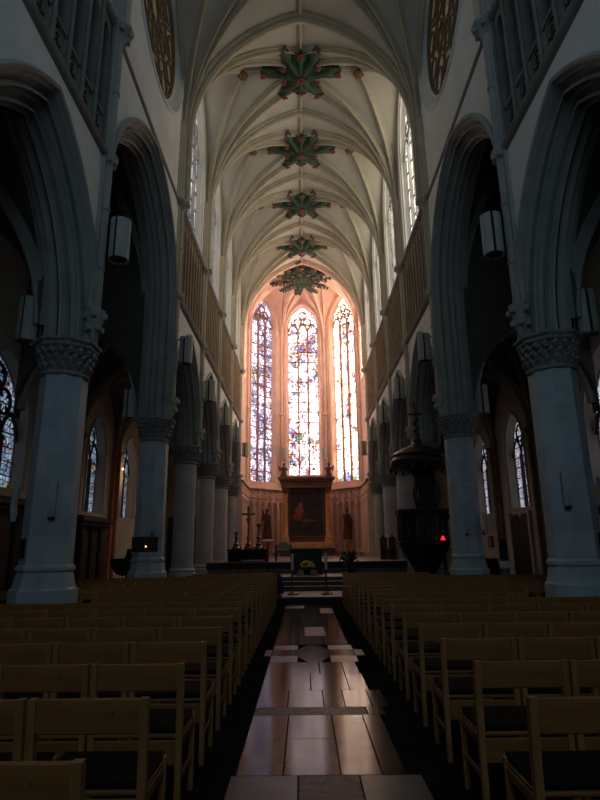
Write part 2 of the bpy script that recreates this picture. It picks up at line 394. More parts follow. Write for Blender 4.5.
for side, sname in ((-1, 'left'), (1, 'right')):
    wall = MB()
    for bi in range(len(BAYS) - 1):
        y0, y1 = BAYS[bi], BAYS[bi + 1]; ym = (y0 + y1) / 2; hl = (y1 - y0) / 2
        tall = bi == 3
        a = arcade_arch(y0, y1, tall)
        O = Vector((side * WX, ym, 0)); O2 = Vector((side * OX, ym, 0)); OC = Vector((side * ARC_CX, ym, 0))
        ztop = 13.4 if tall else ZSILL
        wall.cur = 0
        wall_face(wall, a, O, Y_, -hl, hl, ZCAP, ztop, n=0.45)
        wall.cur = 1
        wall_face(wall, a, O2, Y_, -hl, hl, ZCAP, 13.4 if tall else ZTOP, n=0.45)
        wall.cur = 0
        mo = MB()
        arch_sweep(mo, a, OC, Y_, X_ * -side, ARC_PROF, 14 if not tall else 20)
        tag(mo.build(next_trim(), 'mould'), kind='structure')
        if tall:
            # great round window opening
            C = (13.13 - ym, 17.2); R = 2.72; n = 48
            sq = []
            for i in range(n):
                an = 2 * PI * i / n; dx, dz = math.cos(an), math.sin(an)
                t = min((hl / abs(dx)) if abs(dx) > 1e-6 else 9e9, (3.8 / abs(dz)) if abs(dz) > 1e-6 else 9e9)
                sq.append((dx * t, 17.2 + dz * t))
            for i in range(n):
                j = (i + 1) % n
                p = lambda h, z: (side * WX, ym + h, z)
                wall.quad(p(R * math.cos(2 * PI * i / n), 17.2 + R * math.sin(2 * PI * i / n)), p(R * math.cos(2 * PI * j / n), 17.2 + R * math.sin(2 * PI * j / n)), p(*sq[j]), p(*sq[i]))
        else:
            # triforium recess
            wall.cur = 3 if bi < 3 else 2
            xb = side * (WX + .42)
            wall.quad((xb, y0, ZSILL), (xb, y1, ZSILL), (xb, y1, ZTOP), (xb, y0, ZTOP))
            wall.cur = 0
            for z in (ZSILL, ZTOP):
                wall.quad((side * WX, y0, z), (side * WX, y1, z), (xb, y1, z), (xb, y0, z))
            # clerestory
            ca = Arch(1.2, 17.3, 2.45, 13.05)
            wall_face(wall, ca, O, Y_, -hl, hl, ZTOP, 21.2, n=0.22)
    tag(wall.build('wall_' + sname, ['plaster', 'shadeplaster', 'trishade', 'trinaveshade']), kind='structure')

# string courses, triforium panels
for side, sname in ((-1, 'left'), (1, 'right')):
    st = MB()
    def string(z, ya, yb, s=1.0):
        prof = [(0, -.14 * s), (.10 * s, -.08 * s), (.15 * s, 0), (.15 * s, .06 * s), (.0, .12 * s)]
        st.strip([[(side * (WX - p), y, z + q) for p, q in prof] for y in (ya, yb)], False)
    string(ZSILL, BAYS[0], BAYS[3], .7); string(ZSILL, BAYS[4], BAYS[8], .9)
    string(ZTOP - .05, BAYS[0], BAYS[3], .6); string(ZTOP - .08, BAYS[3], BAYS[4], .42); string(ZTOP, BAYS[4], BAYS[8], 0.8)
    tag(st.build(next_trim(), 'string'), kind='structure')
    for bi in range(len(BAYS) - 1):
        if bi == 3: continue
        y0, y1 = BAYS[bi] + .2, BAYS[bi + 1] - .2
        nave = bi < 3
        pm = MB(); n = 7 if nave else 9
        step = (y1 - y0) / n; xf = side * (WX + .02); dpt = .2
        for i in range(n + 1):
            y = y0 + i * step; wd = .085 if i in (0, n) else (.05 if nave else .042)
            x0, x1 = sorted((xf, xf + side * dpt))
            pm.box(x0, x1, y - wd, y + wd, ZSILL, ZTOP)
            pm.tube([(side * (WX - .01), y, ZSILL), (side * (WX - .01), y, ZTOP)], .04, 6)
        for i in range(n):
            yc = y0 + (i + .5) * step; OO = Vector((xf, yc, 0))
            ha = Arch(step / 2 - .05, ZTOP - .75, .42, ZTOP - .8)
            # cusped heads: spandrel face and soffit
            top = ZTOP - .02
            pts = ha.pts(0, 6, False)
            for p, q in zip(pts, pts[1:]):
                pm.quad((xf, yc + p[0], p[1]), (xf, yc + q[0], q[1]), (xf, yc + q[0], top), (xf, yc + p[0], top))
                pm.quad((xf, yc + p[0], p[1]), (xf, yc + q[0], q[1]), (xf + side * .2, yc + q[0], q[1]), (xf + side * .2, yc + p[0], p[1]))
            if nave:   # pierced quatrefoil parapet
                zc = ZSILL + .42; r = step / 2 - .06
                pm.box(*sorted((xf, xf + side * .14)), yc - step / 2, yc + step / 2, ZSILL + .80, ZSILL + .88)
                for k in range(4):
                    an = PI / 2 * k; cy, cz = yc + .42 * r * math.cos(an), zc + .42 * r * math.sin(an) * 1.2
                    pm.tube([(xf + side * .05, cy + .42 * r * math.cos(an + PI * (q / 6 - .5) * 1.5), cz + .5 * r * math.sin(an + PI * (q / 6 - .5) * 1.5)) for q in range(7)], .03, 5)
                pm.tube([(xf + side * .05, yc + (step / 2 - .03) * math.cos(2 * PI * q / 14), zc + .38 * math.sin(2 * PI * q / 14)) for q in range(14)], .03, 5, closed=True)
            else:
                pm.tube([(xf + side * .06, yc + (step / 2 - .1) * math.cos(2 * PI * q / 10), ZTOP - .95 + .16 * math.sin(2 * PI * q / 10)) for q in range(10)], .025, 5, closed=True)
        tag(pm.build(next_trim(), 'trinave' if nave else 'tri'), kind='structure')

# ------------------------------------------------------------------ windows
win_id = [0]
def bar(mb, pts, r, n=6): mb.tube(pts, r, n)
def window(origin, rz, w, zb, zs, h, lights, gl, frame_m, trac_m, splay=.22, depth=.5, bars=.80, dressing=True, mull=.05, face=None):
    """local frame: x across, +y outwards, z up from the nave floor"""
    win_id[0] += 1
    root = empty('window_%d' % win_id[0], origin, rz); tag(root, kind='structure')
    a = Arch(w, zs, h, zb)
    fr = MB()
    prof = [(splay, 0), (splay - .05, .02), (splay - .05, depth * .35), (.06, depth * .8), (.06, depth * .9), (0, depth * .92), (0, depth + .04)]
    arch_sweep(fr, a, Vector((0, 0, 0)), X_, Y_, prof, 14)
    pl = a.pts(splay)[0][0]
    fr.quad((pl, 0, zb - .12), (-pl, 0, zb - .12), (w, depth, zb), (-w, depth, zb))
    fr.quad((pl, 0, zb - .12), (-pl, 0, zb - .12), (-pl, 0, zb), (pl, 0, zb)) if False else None
    if dressing:
        arch_sweep(fr, a, Vector((0, 0, 0)), X_, Y_, [(splay + .1, 0), (splay + .08, -.05), (splay + .02, -.05), (splay, 0)], 14)
    fr.build('window_frame', frame_m, root)
    gmb = MB(); pts = a.pts(.01)
    gmb.add([(x, depth, z) for x, z in pts], [tuple(range(len(pts)))], False)
    gmb.build('glass', gl, root)
    tr = MB(); y = depth - .06; lw = 2 * w / lights
    zl = zs - .35; mh = min(max(mull * 1.15, .04), .065)
    for i in range(1, lights):
        x = -w + i * lw
        tr.box(x - mull, x + mull, y - .09, y + .05, zb, zl + .05)
    for i in range(lights):
        la = Arch(lw / 2, zl, lw * .85, zl)
        bar(tr, [(-w + (i + .5) * lw + p, y, q) for p, q in la.pts(0, 6, False)], mh)
    # head tracery
    def foil(cx, cz, r, k):
        bar_pts = [(cx + r * math.cos(2 * PI * q / 18), y, cz + r * math.sin(2 * PI * q / 18)) for q in range(18)]
        tr.tube(bar_pts, mh * .9, 5, closed=True)
        for j in range(k):
            an = 2 * PI * (j + .5) / k + PI / 2
            tr.tube([(cx + r * math.cos(an), y, cz + r * math.sin(an)), (cx + r * .4 * math.cos(an), y, cz + r * .4 * math.sin(an))], [mh * 1.1, mh * .4], 5)
    if lights == 3:
        q = zl + lw * .85
        foil(-lw / 2, q + lw * .28, lw * .40, 4); foil(lw / 2, q + lw * .28, lw * .40, 4); foil(0, q + lw * 1.0, lw * .40, 4)
    elif lights == 2:
        q = zl + lw * .85; foil(0, q + lw * .25, lw * .40, 4)
    else:
        q = zl + lw * .85; foil(-lw, q + lw * .3, lw * .42, 4); foil(lw, q + lw * .3, lw * .42, 4); foil(0, q + lw * .9, lw * .6, 6)
    tr.build('tracery', trac_m, root)
    ib = MB(); z = zb + bars
    while z < zs + h * .5:
        ww = w if z < zs else w * .8
        ib.tube([(-ww, depth - .03, z), (ww, depth - .03, z)], .036 if zb > 6 and not depth < .3 else .024, 4); z += bars
    ib.build('saddle_bar', 'iron', root)
    return root

# apse windows
def facet_frame(i):
    P, Q = APSE[i], APSE[i + 1]
    m = ((P[0] + Q[0]) / 2, (P[1] + Q[1]) / 2); ang = math.atan2(Q[1] - P[1], Q[0] - P[0])
    return m, ang, math.hypot(Q[0] - P[0], Q[1] - P[1])
for i, gl, w, zb in ((1, 'gl_apse_l', 1.05, 6.1), (2, 'gl_apse_c', 1.12, 6.7), (3, 'gl_apse_r', 1.05, 6.1)):
    m, ang, ln = facet_frame(i)
    window((m[0], m[1], 0), ang, w, zb, (18.35 if i == 2 else 18.5), 1.75, 3, gl, 'apsestone', 'tracery', .2, .4, mull=.06)
for i, gl in ((0, 'gl_apse_n'), (4, 'gl_apse_s')):
    m, ang, ln = facet_frame(i)
    window((m[0], m[1], 0), ang, 1.0, 13.05, 17.3, 2.4, 3, gl, 'apsestone', 'tracerywh', .24, .25)
# clerestory of nave and chancel
for bi in range(len(BAYS) - 1):
    if bi == 3: continue
    ym = (BAYS[bi] + BAYS[bi + 1]) / 2; nave = bi < 3
    for side in (-1, 1):
        window((side * WX, ym, 0), PI / 2 if side < 0 else -PI / 2, 1.2, 13.05, 17.3, 2.45, 3, 'gl_ncler' if nave else ('gl_cler_l' if side < 0 else 'gl_cler'), 'plaster', 'tracerywh', .22, .24)

# great round windows of the crossing bay
for side in (-1, 1):
    win_id[0] += 1
    root = empty('window_%d' % win_id[0], (side * WX, 13.13, 17.2), PI / 2 if side < 0 else -PI / 2); tag(root, kind='structure')
    fr = MB(); n = 48
    prof = [(2.86, 0), (2.84, -.06), (2.78, -.06), (2.72, 0), (2.66, .06), (2.64, .05), (2.60, .10), (2.50, .20), (2.47, .17), (2.43, .17), (2.4, .22), (2.4, .34)]
    fr.strip([[(r * math.cos(2 * PI * k / n), d, r * math.sin(2 * PI * k / n)) for r, d in prof] for k in range(n + 1)], True)
    fr.build('window_frame', 'plaster', root)
    g = MB(); g.add([(2.42 * math.cos(2 * PI * k / n), .31, 2.42 * math.sin(2 * PI * k / n)) for k in range(n)], [tuple(range(n))], False)
    g.build('glass', 'gl_oc', root)
    t = MB(); y = .25
    def ring(cx, cz, r, rr=.05, nn=24): t.tube([(cx + r * math.cos(2 * PI * q / nn), y, cz + r * math.sin(2 * PI * q / nn)) for q in range(nn)], rr, 6, closed=True)
    ring(0, 0, .45); ring(0, 0, 2.4, .07, 40); ring(0, 0, 1.35, .04, 32)
    for k in range(12):
        an = 2 * PI * k / 12
        t.tube([(.45 * math.cos(an), y, .45 * math.sin(an)), (1.95 * math.cos(an), y, 1.95 * math.sin(an))], .045, 6)
        an2 = an + PI / 12
        ring(2.0 * math.cos(an2), 2.0 * math.sin(an2), .36, .04, 14)
        ring(1.0 * math.cos(an2), 1.0 * math.sin(an2), .2, .03, 10)
    t.build('tracery', 'tracerydk', root)

# ------------------------------------------------------------------ vaults
def arc(P, E, zs, zr, n=0.0, seg=14):
    """points and outward normals of a rib from springer P to ridge point E (plan), optional offset n"""
    dx, dy = E[0] - P[0], E[1] - P[1]; r = math.hypot(dx, dy); h = zr - zs
    H = Vector((dx / r, dy / r, 0)); R = (r * r + h * h) / (2 * r); amax = math.acos(max(-1, min(1, (R - r) / R)))
    if h < r: amax = None
    out = []
    for i in range(seg + 1):
        if amax is None:
            a = PI / 2 * i / seg; p = (r * (1 - math.cos(a)), h * math.sin(a)); nn = Vector((-math.cos(a), math.sin(a)))
        else:
            a = amax * i / seg; p = (R - R * math.cos(a), R * math.sin(a)); nn = Vector((-math.cos(a), math.sin(a)))
        out.append((Vector((P[0], P[1], zs)) + H * p[0] + Z_ * p[1], H * nn.x + Z_ * nn.y))
    return out, Vector((-H.y, H.x, 0))

def web(mb, P, E1, E2, zs, zr, ns=5, seg=14):
    rows = []
    for k in range(ns + 1):
        s = k / ns; E = (E1[0] + (E2[0] - E1[0]) * s, E1[1] + (E2[1] - E1[1]) * s)
        rows.append([p for p, _ in arc(P, E, zs, zr, 0, seg)[0]])
    mb.strip(rows, True)

def rib(mb, P, E, zs, zr, w=.10, d=.24, seg=14, zlow=None):
    pts, B = arc(P, E, zs, zr, 0, seg)
    if zlow is not None: pts = [(Vector((P[0], P[1], zlow)), pts[0][1])] + pts
    prof = [(.02, -w), (-.30 * d, -w), (-.42 * d, -w * .55), (-.75 * d, -w * .6), (-d, -w * .25), (-d, w * .25), (-.75 * d, w * .6), (-.42 * d, w * .55), (-.30 * d, w), (.02, w)]
    mb.strip([[p + nn * n + B * b for n, b in prof] for p, nn in pts], True)

def ridge(mb, A, C, z, w=.08, d=.18):
    A = Vector((A[0], A[1], z)); C = Vector((C[0], C[1], z)); t = (C - A).normalized(); B = Vector((-t.y, t.x, 0))
    prof = [(.02, -w), (-.5 * d, -w), (-d, -w * .3), (-d, w * .3), (-.5 * d, w), (.02, w)]
    mb.strip([[p + Z_ * n + B * b for n, b in prof] for p in (A, C)], False)

ceil = MB()
for bi in range(len(BAYS) - 1):
    y0, y1 = BAYS[bi], BAYS[bi + 1]; ym = (y0 + y1) / 2; nave = bi <= 3
    rb = MB(); ceil.cur = 0
    for sx in (-1, 1):
        for P, yy, sg in (((sx * WX, y0), y0, 1), ((sx * WX, y1), y1, -1)):
            web(ceil, P, (0, yy), (0, ym), ZS, ZR)
            web(ceil, P, (0, ym), (sx * WX, ym), ZS, ZR)
            yt = ym - sg * .86
            rib(rb, P, (0, yt), ZS, ZR); rib(rb, P, (0, ym), ZS, ZR, .09, .2); rib(rb, P, (sx * 2.35, ym), ZS, ZR)
            rib(rb, P, (sx * WX, ym), ZS, ZR, .09, .16)
        ridge(rb, (0, ym), (sx * WX, ym), ZR)
        # transverse arch at the near end of the bay
        big = bi in (4,)
        rib(rb, (sx * WX, y0), (0, y0), ZS, ZR, .2 if big else .16, .32 if big else .26, 14, ZTOP)
    ridge(rb, (0, y0), (0, y1), ZR)
    tag(rb.build(next_trim(), 'rib'), kind='structure')
# apse vault
rb = MB(); ceil.cur = 1
for i in range(5):
    P, Q = APSE[i], APSE[i + 1]; Mi = ((P[0] + Q[0]) / 2, (P[1] + Q[1]) / 2)
    for S in (P, Q):
        web(ceil, S, Mi, AO, AZS, AZR); rib(rb, S, Mi, AZS, AZR, .10, .18)
        T = (Mi[0] * .5 + AO[0] * .5, Mi[1] * .5 + AO[1] * .5)
        rib(rb, S, T, AZS, AZR, .08, .18)
    rib(rb, P, AO, AZS, AZR, .11, .26); ridge(rb, Mi, AO, AZR)
rib(rb, APSE[5], AO, AZS, AZR, .11, .26)
for P in (APSE[0], APSE[5]):
    web(ceil, P, (0, 34.6), AO, AZS, AZR); rib(rb, P, (0, 34.6), ZS, ZR, .17, .28, 14, ZTOP)
ridge(rb, (0, 34.6), AO, AZR)
tag(rb.build(next_trim(), 'apsestone'), kind='structure')
tag(ceil.build('ceiling', ['web', 'apsestone']), kind='structure')

# ------------------------------------------------------------------ wall shafts, corbels, knobs
for side in (-1, 1):
    for i, y in enumerate(BAYS[2:], 2):
        sh = MB(); x = side * (WX - .06)
        z0 = 6.0
        sh.tube([(x, y, z0), (x, y, ZS + .5)], .095, 10)
        for dy in (-.15, .15): sh.tube([(side * (WX - .01), y + dy, ZSILL if i != 3 else z0), (side * (WX - .01), y + dy, ZTOP)], .06, 8)
        for dy, r, q in ((-.42, .055, .0), (-.31, .075, .04), (-.18, .09, .09), (.18, .09, .09), (.31, .075, .04), (.42, .055, .0)): sh.tube([(side * (WX - q), y + dy, ZTOP), (side * (WX - q), y + dy * .8, ZS + .4)], r, 8)
        for z, r in ((ZSILL, .19), (ZTOP, .31)):
            sh.lathe([(.1, -.26), (r * .55, -.16), (r * .8, -.08), (r, -.02), (r, .05), (.12, .1)], 8, (x, y, z - .02), PI / 8)
            for k in range(6):
                an = 2 * PI * k / 6; sh.ball((x + r * .8 * math.cos(an), y + r * .8 * math.sin(an), z - .12), .06, 6, 4)
        for zz in (6.9, 8.2, 11.0): sh.lathe([(.095, -.04), (.12, -.02), (.12, .02), (.095, .04)], 10, (x, y, zz))
        # leafy corbel foot
        sh.lathe([(.03, -.62), (.09, -.5), (.14, -.25), (.2, -.06), (.2, 0), (.1, .02)], 8, (x, y, z0))
        for k in range(10):
            an = 2 * PI * k / 5 + (.6 if k > 4 else 0); zz = z0 - .12 - (.25 if k > 4 else 0); rr = .19 if k < 5 else .14
            sh.ball((x + rr * math.cos(an), y + rr * math.sin(an), zz), .065, 6, 4, sz=1.2)
        tag(sh.build(next_trim(), 'mould' if i < 4 else 'rib'), kind='structure')
# apse corner shafts
sh = MB()
for cx, cy in APSE[1:5]:
    d = Vector((AO[0] - cx, AO[1] - cy, 0)).normalized(); t = Vector((-d.y, d.x, 0))
    for k, r in ((-.2, .07), (0, .11), (.2, .07)):
        p = Vector((cx, cy, 0)) + d * (.12 - abs(k) * .2) + t * k
        sh.tube([(p.x, p.y, FLOOR_S), (p.x, p.y, AZS + .3)], r, 8)
    p = Vector((cx, cy, 0)) + d * .12
    for z in (5.6, 11.2): sh.lathe([(.1, -.14), (.22, -.02), (.22, .05), (.12, .1)], 10, (p.x, p.y, z))
tag(sh.build(next_trim(), 'apsestone'), kind='structure')

# ------------------------------------------------------------------ apse wall
aw = MB(); ap = MB()
for i in range(5):
    m, ang, ln = facet_frame(i); H = Vector((math.cos(ang), math.sin(ang), 0)); O = Vector((m[0], m[1], 0)); OUT = Vector((-H.y, H.x, 0))
    w, zb = ((1.0, 13.05), (1.05, 6.1), (1.12, 6.7), (1.05, 6.1), (1.0, 13.05))[i]
    wa = Arch(w, 17.3 if i in (0, 4) else (18.35 if i == 2 else 18.5), 2.4 if i in (0, 4) else 1.75, zb)
    if i in (0, 4):
        wall_face(aw, wa, O, H, -ln / 2, ln / 2, 5.32, 21.2, n=.24)
        ha_, hb_ = (-ln / 2 + .62, ln / 2) if i == 0 else (-ln / 2, ln / 2 - .62)
        aw.quad(O + H * ha_, O + H * hb_, O + H * hb_ + Z_ * 5.32, O + H * ha_ + Z_ * 5.32)
    else: wall_face(aw, wa, O, H, -ln / 2, ln / 2, 0, 21.2, n=.2)
    # sloping sill below the glass and band above the blind arcade
    zband = 5.6
    P = lambda h, z, d: O + H * h + Z_ * z - OUT * d
    for zz, dd in ((zband, .36), (FLOOR_S + .25, .14)):
        prof = [(0, zz - .12), (dd, zz - .06), (dd, zz + .03), (0, zz + .1)]
        ap.strip([[P(h, q, p) for p, q in prof] for h in (-ln / 2, ln / 2)], False)
    if i in (1, 3, 0, 4):
        nn = 6; stp = ln / nn
        for k in range(nn + 1):
            h = -ln / 2 + k * stp
            ap.tube([P(h, FLOOR_S + .2, .26), P(h, 4.35, .26)], .07, 6); ap.strip([[P(h - .05, z, 0), P(h - .05, z, .25), P(h + .05, z, .25), P(h + .05, z, 0)] for z in (FLOOR_S, 5.55)], False)
        for k in range(nn):
            hc = -ln / 2 + (k + .5) * stp
            ha = Arch(stp / 2 - .03, 4.35, .42, 4.3)
            ap.tube([P(hc + p, q, .24) for p, q in ha.pts(0, 6, False)], .055, 5)
            for q in range(3):
                an = PI / 2 + 2 * PI * q / 3
                ap.tube([P(hc + .1 * math.cos(an) + .1 * math.cos(2 * PI * z / 8), 5.08 + .1 * math.sin(an) + .1 * math.sin(2 * PI * z / 8), .24) for z in range(8)], .035, 5, closed=True)
            ap.tube([P(hc - stp / 2, 4.9, .24), P(hc, 5.4, .24), P(hc + stp / 2, 4.9, .24)], .045, 5)
tag(aw.build('wall_apse', 'apsestone'), kind='structure')
tag(ap.build(next_trim(), 'apsestone'), kind='structure')

# ------------------------------------------------------------------ piers
ORD = ['first', 'second', 'third', 'fourth', 'fifth', 'sixth', 'seventh', 'eighth', 'ninth', 'tenth', 'eleventh', 'twelfth', 'thirteenth', 'fourteenth', 'fifteenth', 'sixteenth', 'seventeenth', 'eighteenth', 'nineteenth']
def make_pier(octo):
    root = empty('stone_pier'); n = 8 if octo else 32; ph = PI / 8 if octo else 0; k = 1 / math.cos(PI / 8) if octo else 1
    sm = not octo; m = 'pier' if octo else 'pierround'; R = (.388 if octo else .385)
    b = MB()
    b.lathe([(R + .115, 0), (R + .115, .92), (R + .11, .96), (R + .075, .99), (R + .06, 1.05), (R + .035, 1.18), (R + .02, 1.24), (R + .05, 1.27), (R + .05, 1.32), (R + .01, 1.37)] if octo else
            [(R + .16, 0), (R + .16, .5), (R + .11, .56), (R + .10, .72), (R + .05, .78), (R + .09, .84), (R + .02, .92)], n, (0, 0, 0), ph, sm)
    if octo:
        b.v = [(x * k, y * k, z) for x, y, z in b.v]
    b.build('base', m, root)
    s = MB(); z0 = 1.37 if octo else .91
    s.lathe([(R * k * 1.02, z0), (R * k, 3.0), (R * k * .985, 4.66)], n, (0, 0, 0), ph, sm); s.build('shaft', m, root)
    c = MB()
    c.lathe([(R * .98, 4.62), (R + .05, 4.65), (R + .05, 4.70), (R + .0, 4.73), (R + .01, 4.95), (R + .05, 5.1), (R + .10, 5.16)], 24)
    c.lathe([(R + .13, 5.14), (R + .17, 5.17), (R + .17, 5.22), (R + .22, 5.26), (R + .22, 5.305)], 8, (0, 0, 0), PI / 8, False)
    for row, (zz, rr, nn, s_) in enumerate(((4.80, R + .03, 18, .05), (4.93, R + .05, 18, .05), (5.06, R + .08, 18, .055))):
        for q in range(nn):
            an = 2 * PI * (q + .5 * row) / nn; x, y = math.cos(an), math.sin(an); tx, ty = -y * .05, x * .05
            c.tube([(x * R, y * R, zz - .07), (x * rr + tx * .4, y * rr + ty * .4, zz), (x * (rr + .035), y * (rr + .035), zz + .05), (x * (rr + .05) - tx, y * (rr + .05) - ty, zz + .01)], [.02, s_, s_ * .9, .015], 6)
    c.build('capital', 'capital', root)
    return root
proto_o = make_pier(True); proto_r = make_pier(False)
used = {True: False, False: False}
for si, side in enumerate((-1, 1)):
    for i, y in enumerate(BAYS[2:], 0):
        octo = i < 3
        src = proto_o if octo else proto_r
        if used[octo]: p = dup(src, (side * PX, y, 0))
        else: p = src; p.location = (side * PX, y, 0); used[octo] = True
        sd = 'left' if side < 0 else 'right'
        if i == 0: lb = f'octagonal grey stone pier beside the camera, before the {sd} row of chairs'
        elif i == 1: lb = f'thick blue-grey octagonal stone pier standing among the chairs on the {sd} side'
        elif i == 2: lb = (f'octagonal grey pier with a dark plaque, behind the thick pier on the {sd}' if side < 0 else 'octagonal blue-grey pier just past the dark pulpit on the right side')
        else: lb = f'{ORD[i - 3]} round pale pier of the {sd} choir arcade, counted from the chairs'
        tag(p, lb, 'pier', 'stone piers of the arcades')

# ------------------------------------------------------------------ aisles
def aisle(side, sname):
    W = MB()
    wins = {15.65: 1.4, 23.2: .85, 27.7: .85}
    segs = [(-3.9, 9.9, None), (9.9, 13.0, None), (13.0, 18.3, 15.65), (18.3, 21.0, None), (21.0, 25.45, 23.2), (25.45, 30.0, 27.7), (30.0, 36.0, None)]
    for a_, b_, wy in segs:
        zt = 14.2
        if wy is None: W.quad((side * AX, a_, 0), (side * AX, b_, 0), (side * AX, b_, zt), (side * AX, a_, zt))
        else:
            w = wins[wy]; ar = Arch(w, 5.55 if w < 1.2 else 5.2, 1.25 if w < 1.2 else 2.0, 3.05 if w < 1.2 else 3.35)
            wall_face(W, ar, Vector((side * AX, wy, 0)), Y_, a_ - wy, b_ - wy, 0, zt, n=.2)
            window((side * AX, wy, 0), PI / 2 if side < 0 else -PI / 2, w, ar.zb, ar.zs, ar.h, 2 if w < 1.2 else 3, 'gl_aisle_l' if side < 0 else 'gl_aisle_r', 'aisleplaster', 'iron', .2, .35, .42, mull=.04 if w < 1.2 else .10)
    # end walls with openings
    for y in (36.0, -3.9):
        W.quad((side * OX, y, 0), (side * AX, y, 0), (side * AX, y, 10), (side * OX, y, 10))
    # cross arches closing the tall bay
    K = MB()
    for y in (9.9, 16.36):
        xm = side * (OX + AX) / 2; ar = Arch((AX - OX) / 2 - .01, 5.6, 2.6, 5.4)
        for d in (-.2, .2):
            wall_face(K, ar, Vector((xm, y + d, 0)), X_, -(AX - OX) / 2, (AX - OX) / 2, 5.4, 14.2, n=0)
        arch_sweep(K, ar, Vector((xm, y, 0)), X_, Y_, [(0, -.2), (-.06, -.1), (-.06, .1), (0, .2)])
    tag(W.build('wall_%s_aisle' % sname, 'aisleplaster'), kind='structure')
    tag(K.build('wall_%s_cross' % sname, 'shadeplaster'), kind='structure')
    C = MB(); R_ = MB()
    for bi in range(len(BAYS) - 1):
        y0, y1 = BAYS[bi], BAYS[bi + 1]; ym = (y0 + y1) / 2
        zs, zr = (9.0, 13.4) if bi == 3 else (5.7, 8.9)
        xa, xb = side * OX, side * AX; xm = (xa + xb) / 2
        for x in (xa, xb):
            for y in (y0, y1):
                web(C, (x, y), (xm, y), (xm, ym), zs, zr, 4, 10); web(C, (x, y), (xm, ym), (x, ym), zs, zr, 4, 10)
                rib(R_, (x, y), (xm, ym), zs, zr, .09, .2, 10)
            rib(R_, (x, y0), (xm, y0), zs, zr, .14, .24, 10)
    y0, y1 = 34.6, 36.0
    C.quad((side * OX, y0, 8.9), (side * AX, y0, 8.9), (side * AX, y1, 8.9), (side * OX, y1, 8.9))
    tag(C.build('ceiling_%s_aisle' % sname, 'shadeplaster'), kind='structure')
    tag(R_.build(next_trim(), 'mould'), kind='structure')
    # wall responds between the windows
    S = MB()
    for y in (21.0, 25.45, 30.0):
        x0, x1 = sorted((side * (AX - .16), side * AX))
        S.box(x0, x1, y - (.36 if side < 0 else .26), y + (.36 if side < 0 else .26), 0, 6.2)
        S.tube([(side * (AX - .2), y, 0), (side * (AX - .2), y, 5.9)], .1, 8)
        S.lathe([(.1, -.2), (.2, -.05), (.2, 0)], 8, (side * (AX - .2), y, 5.9))
    tag(S.build(next_trim(), 'orange' if side < 0 else 'brownband'), kind='structure')
    # straight choir side wall of the last bay, east of the last pier
    E_ = MB()
    E_.box(*sorted((side * WX, side * OX)), 34.9, 38.7, 0, 9.4)
    return
aisle(-1, 'left'); aisle(1, 'right')
# west end
ww = MB()
wa = Arch(1.9, 10.5, 3.4, 5.0)
wall_face(ww, wa, Vector((0, -3.9, 0)), X_, -WX, WX, 0, 21.2, n=.22)
tag(ww.build('wall_west', 'plaster'), kind='structure')
window((0, -3.9, 0), PI, 1.9, 5.0, 10.5, 3.4, 4, 'gl_west', 'plaster', 'tracerywh', .22, .5)

# ------------------------------------------------------------------ floor
fl = MB()
fl.cur = 0; fl.box(-AX, AX, -3.9, 42, -.2, 0)
def slab(x0, x1, y0, y1, mi):
    fl.cur = mi; g = .006; fl.box(x0 + g, x1 - g, y0 + g, y1 - g, -.02, .004)
SL, SM, SB, SD = 1, 2, 3, 4
slab(-.66, -.17, 2.6, 4.60, SL); slab(-.17, .27, 2.6, 4.60, SD); slab(.27, .72, 2.6, 4.60, SL)
E0, E1 = -.63, .57
slab(E0, -.28, 4.6, 6.1, SM); slab(-.28, .14, 4.6, 5.4, SM); slab(-.28, .14, 5.4, 6.1, SM); slab(.14, .44, 4.6, 6.1, SB); slab(.44, .62, 4.6, 6.1, SM)
slab(E0, .5, 6.1, 6.38, SD); slab(.5, .68, 6.1, 6.38, SM)
slab(E0, -.30, 6.38, 7.08, SM); slab(-.30, .08, 6.38, 7.08, SM); slab(.08, .30, 6.38, 7.08, SM); slab(.30, .58, 6.38, 7.08, SB); slab(.58, .75, 6.38, 7.08, SM)
slab(E0, -.05, 7.08, 7.95, SM); slab(-.05, .40, 7.08, 7.95, SM); slab(.40, .62, 7.08, 7.95, SB)
slab(E0, .08, 7.95, 8.72, SM); slab(.08, .40, 7.95, 8.72, SM); slab(.40, .6, 7.95, 8.72, SM)
slab(E0, -.22, 8.72, 9.2, SL); slab(.26, .66, 8.72, 9.2, SL); slab(E0, -.22, 9.2, 9.72, SM); slab(.26, .66, 9.2, 9.72, SM)
slab(E0, -.22, 9.72, 10.15, SL); slab(.26, .66, 9.72, 10.15, SL)
fl.cur = SM   # octagonal centre stone
oc = [(.02 + .24 * math.cos(PI / 8 + k * PI / 4) / math.cos(PI / 8), 9.43 + .72 * math.sin(PI / 8 + k * PI / 4) / math.cos(PI / 8), .004) for k in range(8)]
fl.add(oc, [tuple(range(8))], False)
fl.cur = SL
slab(-.74, E0, 9.2, 9.72, SL); slab(.66, .80, 9.2, 9.72, SL)
y = 10.2; k = 0
while y < 17.0:
    h = 0.95 + .25 * ((k * 7) % 3); y2 = min(17.1, y + h); xs = [-.63, -.22 + .1 * (k % 2), .2 + .08 * (k % 3), .62]
    for q in range(3): slab(xs[q], xs[q + 1], y, y2, (SM, SM, SM, SD, SM, SM, SM)[(k * 2 + q) % 7])
    y = y2; k += 1
tag(fl.build('floor', ['slate', 'slabl', 'slabm', 'slabb', 'slabd']), kind='structure')
